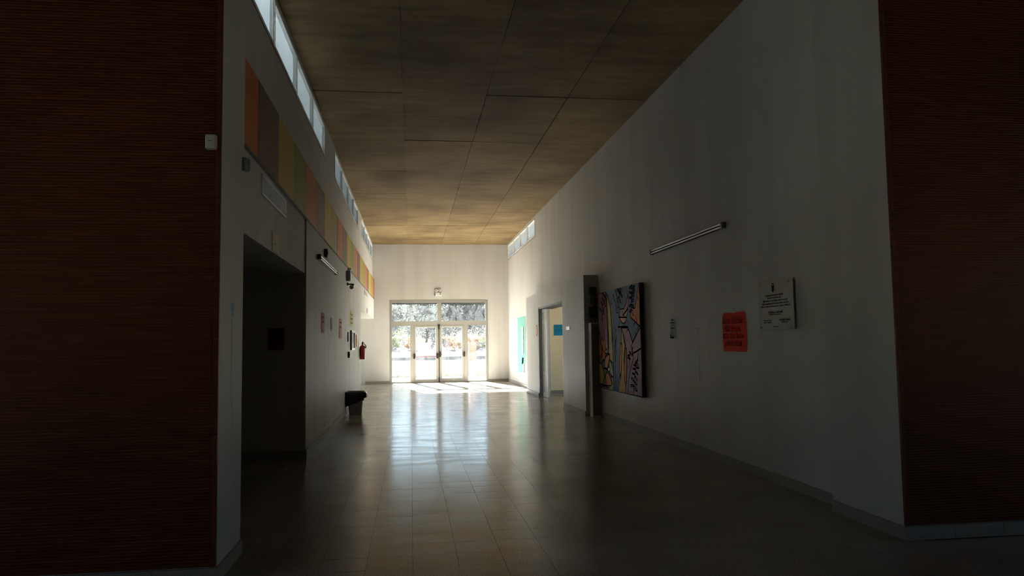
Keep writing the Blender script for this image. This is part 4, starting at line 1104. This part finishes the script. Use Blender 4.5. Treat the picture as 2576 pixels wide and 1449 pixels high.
# cover plate over the side passage, and a little box over the recess
cv_ = root('cover_plate', (XB, 8.31, 2.495), 'cream cover plate with one screw above the side passage opening', 'plate')
b = MB(); b.bbox(XB, XB + 0.009, 8.10, 8.52, 2.495, 2.695, 'paper_cream', 0.002); b.build('plate', cv_)
b = MB(); b.lathe((XB + 0.009, 8.22, 2.575), [(0.010, 0), (0.008, 0.003)], 'gasket', 12, (1, 0, 0)); b.build('screw', cv_)
sb_ = root('exit_plate', (XW, 25.0, 2.5), 'small grey plate above the brightly lit recess', 'plate')
b = MB(); b.bbox(XW, XW + 0.012, 24.7, 25.3, 2.505, 2.675, 'grey_plastic', 0.004); b.build('plate', sb_)

# motion sensors
def sensor(M, label, mat):
    c = M @ Vector((0, 0, 0))
    r = root('motion_sensor', tuple(c), label, 'sensor')
    bm = bmesh.new(); bmesh.ops.create_cube(bm, size=1.0)
    for v in bm.verts:
        k = 1.0 if v.co.y < 0 else 1.06
        v.co = Vector((v.co.x * 0.070 * k, v.co.y * 0.042, v.co.z * 0.098 * k))
    bmesh.ops.bevel(bm, geom=bm.edges[:], offset=0.013, segments=4, affect='EDGES', profile=0.5)
    b = MB(); b.take(bm, mat, M, True); b.build('body', r)
    b = MB()
    pts = [M @ Vector((-0.014 + 0.028 * k / 6, -0.0225, 0.006 - 0.0035 * math.sin(math.pi * k / 6))) for k in range(7)]
    b.path(pts, 0.0016, 'gasket', 6); b.build('slot', r)
    b = MB(); b.lathe((0, 0, 0), [(0.0045, 0), (0.003, 0.002)], 'white_plastic', 10, (0, 0, 1), M @ Matrix.Translation((-0.008, -0.0205, -0.016)) @ Matrix.Rotation(math.pi / 2, 4, 'X')); b.build('led', r)
sensor(Matrix.Translation((-1.301, 5.129, 2.846)), 'white rounded motion sensor on the dark slat wall', 'white_plastic')
sensor(rotz((-1.222, 5.80, 2.856), math.radians(62)), 'grey rounded motion sensor on the pillar edge below the orange panel', 'grey_plastic')

# fire extinguisher hung on the wall
fx = root('fire_extinguisher', (XW, 21.3, 1.09), 'dark red fire extinguisher hung at the corner of the lit recess', 'extinguisher')
cx, cyy = -1.333, 21.3
b = MB(); b.lathe((cx, cyy, 1.095), [(0.066, 0), (0.074, 0.008), (0.075, 0.30), (0.070, 0.345), (0.045, 0.375), (0.022, 0.388), (0.022, 0.40)], 'enamel_red', 26); b.build('cylinder', fx)
b = MB(); b.tube((cx, cyy, 1.49), (cx, cyy, 1.545), 0.020, 'black_plastic', 12); b.bbox(cx - 0.014, cx + 0.045, cyy - 0.014, cyy + 0.014, 1.545, 1.565, 'black_plastic', 0.005); b.bbox(cx - 0.012, cx + 0.055, cyy - 0.012, cyy + 0.012, 1.515, 1.528, 'black_plastic', 0.004); b.tube((cx, cyy, 1.56), (cx + 0.008, cyy, 1.588), 0.011, 'black_plastic', 8); b.build('valve', fx)
b = MB(); b.path([(cx + 0.02, cyy, 1.52), (cx + 0.07, cyy, 1.505), (cx + 0.092, cyy, 1.47), (cx + 0.10, cyy, 1.42)], 0.010, 'black_plastic', 8); b.build('hose', fx)
b = MB(); b.prism([(cx + 0.04, cyy - 0.03, 1.475), (cx + 0.085, cyy - 0.03, 1.465), (cx + 0.115, cyy - 0.03, 1.385), (cx + 0.07, cyy - 0.03, 1.40)], (0, 0.002, 0), 'paper_white'); b.build('tag', fx)
b = MB(); b.box(XW, XW + 0.006, cyy - 0.05, cyy + 0.05, 1.14, 1.59, 'steel'); b.tube((XW, cyy, 1.52), (cx, cyy, 1.52), 0.006, 'steel', 8); b.build('bracket', fx)

# switchgear and duct on the end of the boxed-out wall
du = root('cable_duct', (3.65, 14.92, 0), 'tall grey metal cable duct standing beside the painting', 'duct')
b = MB(); b.bbox(3.555, 3.752, 14.80, 15.05, 0.0, 1.868, 'alu_white', 0.006); b.build('body', du)
b = MB(); b.box(3.57, 3.74, 14.796, 14.80, 0.03, 1.84, 'grey_plastic'); b.build('cover', du)  # grey sheet colours in the shaded front beside the white, lit side
sw = root('switchgear', (3.64, 14.98, 1.87), 'black switchgear boxes and conduits above the cable duct', 'switchgear')
b = MB(); b.bbox(3.585, 3.70, 14.93, 15.05, 2.44, 2.60, 'black_plastic', 0.008); b.bbox(3.66, 3.715, 14.91, 15.05, 2.20, 2.585, 'black_plastic', 0.008); b.build('isolator', sw)
b = MB(); b.path([(3.60, 14.94, 2.45), (3.598, 14.92, 2.37), (3.585, 14.91, 2.33), (3.61, 14.91, 2.30), (3.60, 14.93, 2.24)], 0.013, 'black_plastic', 8); b.lathe((3.60, 14.925, 2.40), [(0.016, 0), (0.012, 0.012)], 'grey_plastic', 12, (0, -1, 0)); b.build('lever', sw)
b = MB(); b.bbox(3.58, 3.655, 14.92, 15.05, 1.975, 2.20, 'black_plastic', 0.008); b.build('box', sw)
b = MB(); b.bbox(3.667, 3.722, 14.92, 15.05, 1.965, 2.195, 'black_plastic', 0.008); b.build('box', sw)
for x in (3.605, 3.645, 3.69):
    b = MB(); b.tube((x, 14.99, 1.870), (x, 14.99, 1.985), 0.011, 'grey_plastic' if x < 3.68 else 'black_plastic', 10); b.build('conduit', sw)

# waste bin with a bag folded over its rim
bn = root('waste_bin', (-1.205, 16.93, 0), 'beige waste bin lined with a black bag against the white wall', 'bin')
bxc, byc = -1.205, 16.93
def rrect(cx_, cy_, wx, wy, r, z, n=4, jig=0.0, rr=None):
    out = []
    for (sx, sy, a0) in ((1, 1, 0), (-1, 1, 90), (-1, -1, 180), (1, -1, 270)):
        for k in range(n + 1):
            a = math.radians(a0 + 90 * k / n)
            j = 1 + (rr.uniform(-jig, jig) if rr else 0)
            out.append((cx_ + sx * (wx - r) + r * math.cos(a) * j, cy_ + sy * (wy - r) + r * math.sin(a) * j, z + (rr.uniform(-jig, jig) * 0.04 if rr else 0)))
    return out
def loft(mb, rings, mat, smooth=True, cap0=True, cap1=True):
    n = len(rings[0]); vs = [p for r in rings for p in r]; fs = []
    for j in range(len(rings) - 1):
        for k in range(n): fs.append((j * n + k, j * n + (k + 1) % n, (j + 1) * n + (k + 1) % n, (j + 1) * n + k))
    if cap0: fs.append(tuple(range(n))[::-1])
    if cap1: fs.append(tuple(range((len(rings) - 1) * n, len(rings) * n)))
    mb.add(vs, fs, mat, smooth)
b = MB()
loft(b, [rrect(bxc, byc, 0.128, 0.10, 0.03, 0.0), rrect(bxc, byc, 0.134, 0.105, 0.03, 0.012), rrect(bxc, byc, 0.165, 0.13, 0.035, 0.42), rrect(bxc, byc, 0.175, 0.14, 0.035, 0.43), rrect(bxc, byc, 0.175, 0.14, 0.035, 0.45)], 'bin_beige')
for k in range(7):
    u = -0.095 + k * 0.032
    b.prism([(bxc + u - 0.006, byc - 0.106, 0.03), (bxc + u + 0.006, byc - 0.106, 0.03), (bxc + u * 1.2 + 0.006, byc - 0.129, 0.40), (bxc + u * 1.2 - 0.006, byc - 0.129, 0.40)], (0, -0.005, 0), 'bin_beige')
b.build('tub', bn, fix=True)
b = MB(); q = random.Random(4)
rings = []
for (wx, wy, z, jg, dx) in ((0.185, 0.15, 0.25, 0.30, -0.015), (0.20, 0.165, 0.30, 0.35, 0.0), (0.225, 0.18, 0.36, 0.30, 0.012), (0.232, 0.185, 0.42, 0.25, 0.012), (0.215, 0.17, 0.475, 0.2, 0.004), (0.18, 0.14, 0.49, 0.15, 0), (0.16, 0.125, 0.465, 0.1, 0), (0.15, 0.115, 0.30, 0.1, 0)):
    rg = rrect(bxc + dx, byc, wx, wy, 0.05, z, 5, jg, q)
    if z < 0.33:   # the bag hangs lower on the wall side
        rg = [(p[0], p[1], p[2] + 0.06 * (p[0] - bxc) / 0.2 - (0.02 if p[0] < bxc - 0.1 else 0)) for p in rg]
    rings.append(rg)
loft(b, rings, 'black_bag', True, False, True)
b.build('bag', bn, fix=True)

# marks on the walls: paint smears with a shape of their own
def smear(parent, x, s, pts, mat, seed):
    q = random.Random(seed); b = MB()
    L = []; R_ = []
    for (y, z, w) in pts:
        L.append((x + s * 0.0012, y - w * q.uniform(0.7, 1.3), z)); R_.append((x + s * 0.0012, y + w * q.uniform(0.7, 1.3), z))
    n = len(L)
    b.add(L + R_, [(k, k + 1, n + k + 1, n + k) for k in range(n - 1)], mat); b.build('paint_smear', parent)
smear(cl, XP, 1, [(5.53, 1.815, 0.03), (5.535, 1.79, 0.05), (5.53, 1.76, 0.045), (5.53, 1.74, 0.03), (5.515, 1.70, 0.012), (5.51, 1.55, 0.008), (5.51, 1.40, 0.007), (5.505, 1.15, 0.008), (5.50, 1.13, 0.012)], 'smear_blue', 1)
smear(cl, XP, 1, [(5.535, 1.12, 0.006), (5.54, 1.02, 0.008), (5.545, 0.93, 0.005)], 'smear_blue', 2)
smear(wall_left, XW, 1, [(13.50, 1.91, 0.10), (13.55, 1.88, 0.14), (13.52, 1.80, 0.05), (13.50, 1.5, 0.03), (13.47, 1.15, 0.02)], 'smear_green', 3)
smear(wall_left, XW, 1, [(14.50, 1.91, 0.06), (14.50, 1.7, 0.03), (14.50, 1.4, 0.02), (14.50, 1.18, 0.02)], 'smear_green', 4)
smear(wall_left, XW, 1, [(16.65, 1.90, 0.05), (16.75, 1.84, 0.20), (16.78, 1.82, 0.20), (16.70, 1.78, 0.04), (16.70, 1.48, 0.03)], 'smear_green', 5)
smear(wall_right, XR, -1, [(9.66, 1.66, 0.07), (9.64, 1.63, 0.07), (9.62, 1.61, 0.03), (9.61, 1.4, 0.025), (9.63, 1.2, 0.02), (9.62, 1.05, 0.022), (9.63, 0.93, 0.01)], 'smear_green', 6)
# light scratches in the paint
for k, (ya, za, yb, zb) in enumerate(((9.42, 1.80, 9.30, 1.63), (11.25, 1.87, 11.19, 1.80), (10.65, 2.36, 10.56, 2.30), (10.45, 2.03, 10.40, 1.99))):
    smear(wall_right, XR, -1, [(ya, za, 0.003), ((ya + yb) / 2 - 0.01, (za + zb) / 2, 0.005), (yb, zb, 0.003)], 'paper_white', 30 + k)

# ------------------------------------------------------------------ outside the doors
gd = MB()
gd.box(-60, 60, D + 0.2, 37.0, -0.12, -0.02, 'outdoor_concrete')
gd.box(-60, -1.7, -30, D + 0.2, -0.14, -0.125, 'lawn'); gd.box(3.9, 60, -30, D + 0.2, -0.14, -0.125, 'lawn'); gd.box(8.25, 22, 8, D + 0.2, -0.12, -0.03, 'outdoor_concrete'); gd.box(-7.4, 9.4, -40, -9.4, -0.12, -0.03, 'outdoor_concrete')  # pale strip beside the side room, added unseen to bounce light into it
tag(gd.build('ground', org=(1, 33, 0)), 'sunlit pale concrete forecourt outside the glazed doors', 'ground', kind='structure')
def slope(y): return 0.062 * (y - 37.0)
g2 = MB()
g2.add([(-80, 37, -0.02), (80, 37, -0.02), (80, 45.8, slope(45.8)), (-80, 45.8, slope(45.8))], [(0, 1, 2, 3)], 'sandy_ground')
g2.add([(-80, 45.8, slope(45.8)), (80, 45.8, slope(45.8)), (80, 62, slope(62)), (-80, 62, slope(62)), (80, 200, slope(62)), (-80, 200, slope(62))], [(0, 1, 2, 3), (3, 2, 4, 5)], 'sandy_ground')
tag(g2.build('ground_bank', org=(1, 40, 0)), 'pale rising ground beyond the low garden wall', 'ground', kind='structure')
bw = root('block_wall', (1.5, 44.1, slope(44)), 'long low grey block wall behind the cream garden wall', 'wall')
for k in range(9):
    b = MB(); b.bbox(-2.6 + k * 0.9, -2.6 + (k + 1) * 0.9 - 0.002, 44.0, 44.2, slope(44) - 0.06, 0.745 + 0.006 * (k % 2), 'grey_block', 0.01); b.build('block', bw)

gw = root('garden_wall', (1, 36.4, 0), 'low cream rendered wall outside the glazed doors', 'wall')
for k in range(-4, 6):
    b = MB(); b.box(3.09 + (k - 1) * 2.4 + 0.006, 3.09 + k * 2.4 - 0.006, 36.30, 36.50, -0.02, 0.63, 'outdoor_wall'); b.build('section', gw)
    b = MB(); b.box(3.09 + (k - 1) * 2.4 + 0.004, 3.09 + k * 2.4 - 0.004, 36.26, 36.54, 0.63, 0.70, 'outdoor_wall'); b.build('coping', gw)
# weeds along its foot
wd = MB(); q = random.Random(11)
for k in range(1500):
    x = q.uniform(-6, 10); y = 36.15 - abs(q.gauss(0, 0.26)); h_ = q.uniform(0.03, 0.12); a = q.uniform(0, 6.28); w = 0.012
    if 2.55 < x < 3.2: continue
    wd.add([(x - w * math.cos(a), y - w * math.sin(a), -0.02), (x + w * math.cos(a), y + w * math.sin(a), -0.02), (x + q.gauss(0, 0.03), y + q.gauss(0, 0.03), h_)], [(0, 1, 2)], 'dry_grass')
tag(wd.build('weeds', org=(1, 36, 0)), 'strip of dry weeds along the foot of the low wall', 'weeds', kind='stuff')

# brick pier standing on the low wall line
bk = root('brick_pier', (2.88, 36.07, 0), 'square orange brick pier at the low wall', 'pier')
b = MB(); b.box(2.715, 3.045, 35.905, 36.235, 0.66, 1.50, 'mortar'); b.box(2.70, 3.06, 35.89, 36.25, -0.02, 0.66, 'outdoor_wall'); b.build('core', bk)
first = {}
for c in range(11):
    z = 0.668 + c * 0.0755
    for (ya, yb) in ((35.895, 35.93), (36.21, 36.245)):
        cuts = (2.705, 2.855, 3.055) if c % 2 else (2.705, 2.925, 3.055)
        for a, e in zip(cuts, cuts[1:]):
            key = (round(e - a, 3),)
            if key not in first:
                b = MB(); b.box(a + 0.006, e - 0.006, ya, yb, z, z + 0.063, 'brick'); first[key] = (b.build('brick', bk), a, ya, z)
            else:
                f0, a0, ya0, z0 = first[key]; copy_part(f0, bk, (a - a0, ya - ya0, z - z0))
b = MB(); b.box(2.68, 3.08, 35.87, 36.255, 1.498, 1.53, 'brick'); b.build('cap', bk)

def tree(name, x, y, zb, h, cr, n, mat, label, cat, seed, cb=0.25, trunk=0.14, ls=0.10, group=None, low=False):
    q = random.Random(seed)
    r = root(name, (x, y, zb), label, cat, group)
    b = MB()
    top = Vector((x + q.uniform(-0.4, 0.4), y, zb + h * 0.6))
    b.tube((x, y, zb - 0.1), tuple(top), trunk, 'bark', 10, trunk * 0.45)
    tips = []
    for k in range(7):
        a = 2 * math.pi * k / 7 + q.uniform(-0.3, 0.3); t = q.uniform(0.35, 0.95)
        st_ = Vector((x, y, zb)).lerp(top, t)
        en = st_ + Vector((math.cos(a) * cr * 0.6, math.sin(a) * cr * 0.6, h * q.uniform(0.08, 0.3)))
        b.tube(tuple(st_), tuple(en), trunk * 0.4, 'bark', 7, trunk * 0.12); tips.append(en)
    b.build('trunk', r)
    f = MB(); i = f.mat(mat)
    cl_ = [(tips[q.randrange(7)] + Vector((q.gauss(0, cr * 0.35), q.gauss(0, cr * 0.35), q.gauss(0, h * 0.12))), q.uniform(0.25, 0.6) * cr * 0.6) for _ in range(max(8, n // 110))]
    if low: cl_ = [(Vector((x + q.uniform(-cr, cr), y + q.uniform(-0.3, 0.3), zb + h * q.uniform(0.12, 0.8))), 0.16) for _ in range(26)]
    zl = zb + h * cb
    for k in range(n):
        c, rr = cl_[q.randrange(len(cl_))]
        p = c + Vector((q.gauss(0, rr * 0.6), q.gauss(0, rr * 0.6), q.gauss(0, rr * 0.5)))
        if p.z < zl: p.z = zl + (zl - p.z) * 0.4
        if p.z > zb + h: p.z = zb + h - (p.z - zb - h) * 0.5 - q.uniform(0, 0.12 * h)
        u = Vector((q.gauss(0, 1), q.gauss(0, 1), q.gauss(0, 1))).normalized(); v = u.cross(Vector((q.gauss(0, 1), q.gauss(0, 1), q.gauss(0, 1)))).normalized()
        s_ = ls * q.uniform(0.6, 1.3)
        kk = len(f.v)
        f.v += [p - u * s_, p + v * s_ * 0.45, p + u * s_, p - v * s_ * 0.45]
        f.f.append([kk, kk + 1, kk + 2, kk + 3]); f.mi.append(i); f.smooth.append(False)
    f.build('foliage', r)
    return r
TR = 'trees beyond the low walls'
ZF = slope(62)
tree('shade_tree', -2.4, 64.5, ZF, 4.4, 2.2, 12000, 'leaf_dark', 'dark broad tree seen through the side light beside the recess', 'tree', 1, 0.05, group=TR)
tree('shade_tree', 1.4, 73.0, ZF, 4.8, 2.3, 13000, 'leaf_dark', 'dark broad tree behind the door leaf with the thick red bar', 'tree', 2, 0.08, group=TR)
tree('shade_tree', 4.7, 64.5, ZF, 4.4, 2.3, 15000, 'leaf_dark', 'dark broad tree behind the door leaf with the thin red bar', 'tree', 3, 0.03, group=TR)
tree('shade_tree', 8.8, 73.0, ZF, 4.8, 2.5, 15000, 'leaf_dark', 'dark broad tree behind the brick pier', 'tree', 4, 0.03, group=TR)
tree('pale_tree', 3.4, 81.0, ZF, 4.6, 1.5, 6000, 'leaf_light', 'pale green tree glowing between two dark trees', 'tree', 6, 0.1)
tree('pale_tree', -1.9, 80.0, ZF, 4.2, 1.4, 5000, 'leaf_light', 'pale green tree at the edge of the side light', 'tree', 7, 0.1)
SH = 'low shrubs beyond the low walls'
for k, (x, m, lb) in enumerate(((0.2, 'leaf_dry', 'dry brown shrub behind the thick red bar'), (2.0, 'leaf_dark', 'small dark shrub behind the bolt rod'), (3.0, 'leaf_dry', 'dry reddish shrub behind the thin red bar'), (4.25, 'leaf_dry', 'dry pale shrub beside the brick pier'), (5.6, 'leaf_light', 'pale green shrub just past the brick pier'), (-1.3, 'leaf_light', 'pale green shrub behind the side light'))):
    tree('shrub', x, 54.2 + 0.3 * (k % 2), slope(54.2), 1.05, 0.58, 1700, m, lb, 'shrub', 20 + k, 0.02, 0.03, 0.06, SH, True)
fb = root('far_house', (0.5, 94, slope(62)), 'pale low house behind the trees outside', 'house')
b = MB(); b.box(-8, 1.4, 92, 98, slope(62), slope(62) + 3.2, 'far_wall'); b.build('walls', fb)
b = MB(); b.box(-8.4, 1.8, 91.5, 98.5, slope(62) + 3.2, slope(62) + 3.5, 'roofing'); b.build('roof', fb)
for x in (-5.0, -2.2, -0.4):
    b = MB(); b.box(x, x + 1.0, 91.95, 92.0, slope(62) + 1.1, slope(62) + 2.3, 'dark_pane'); b.build('window', fb)
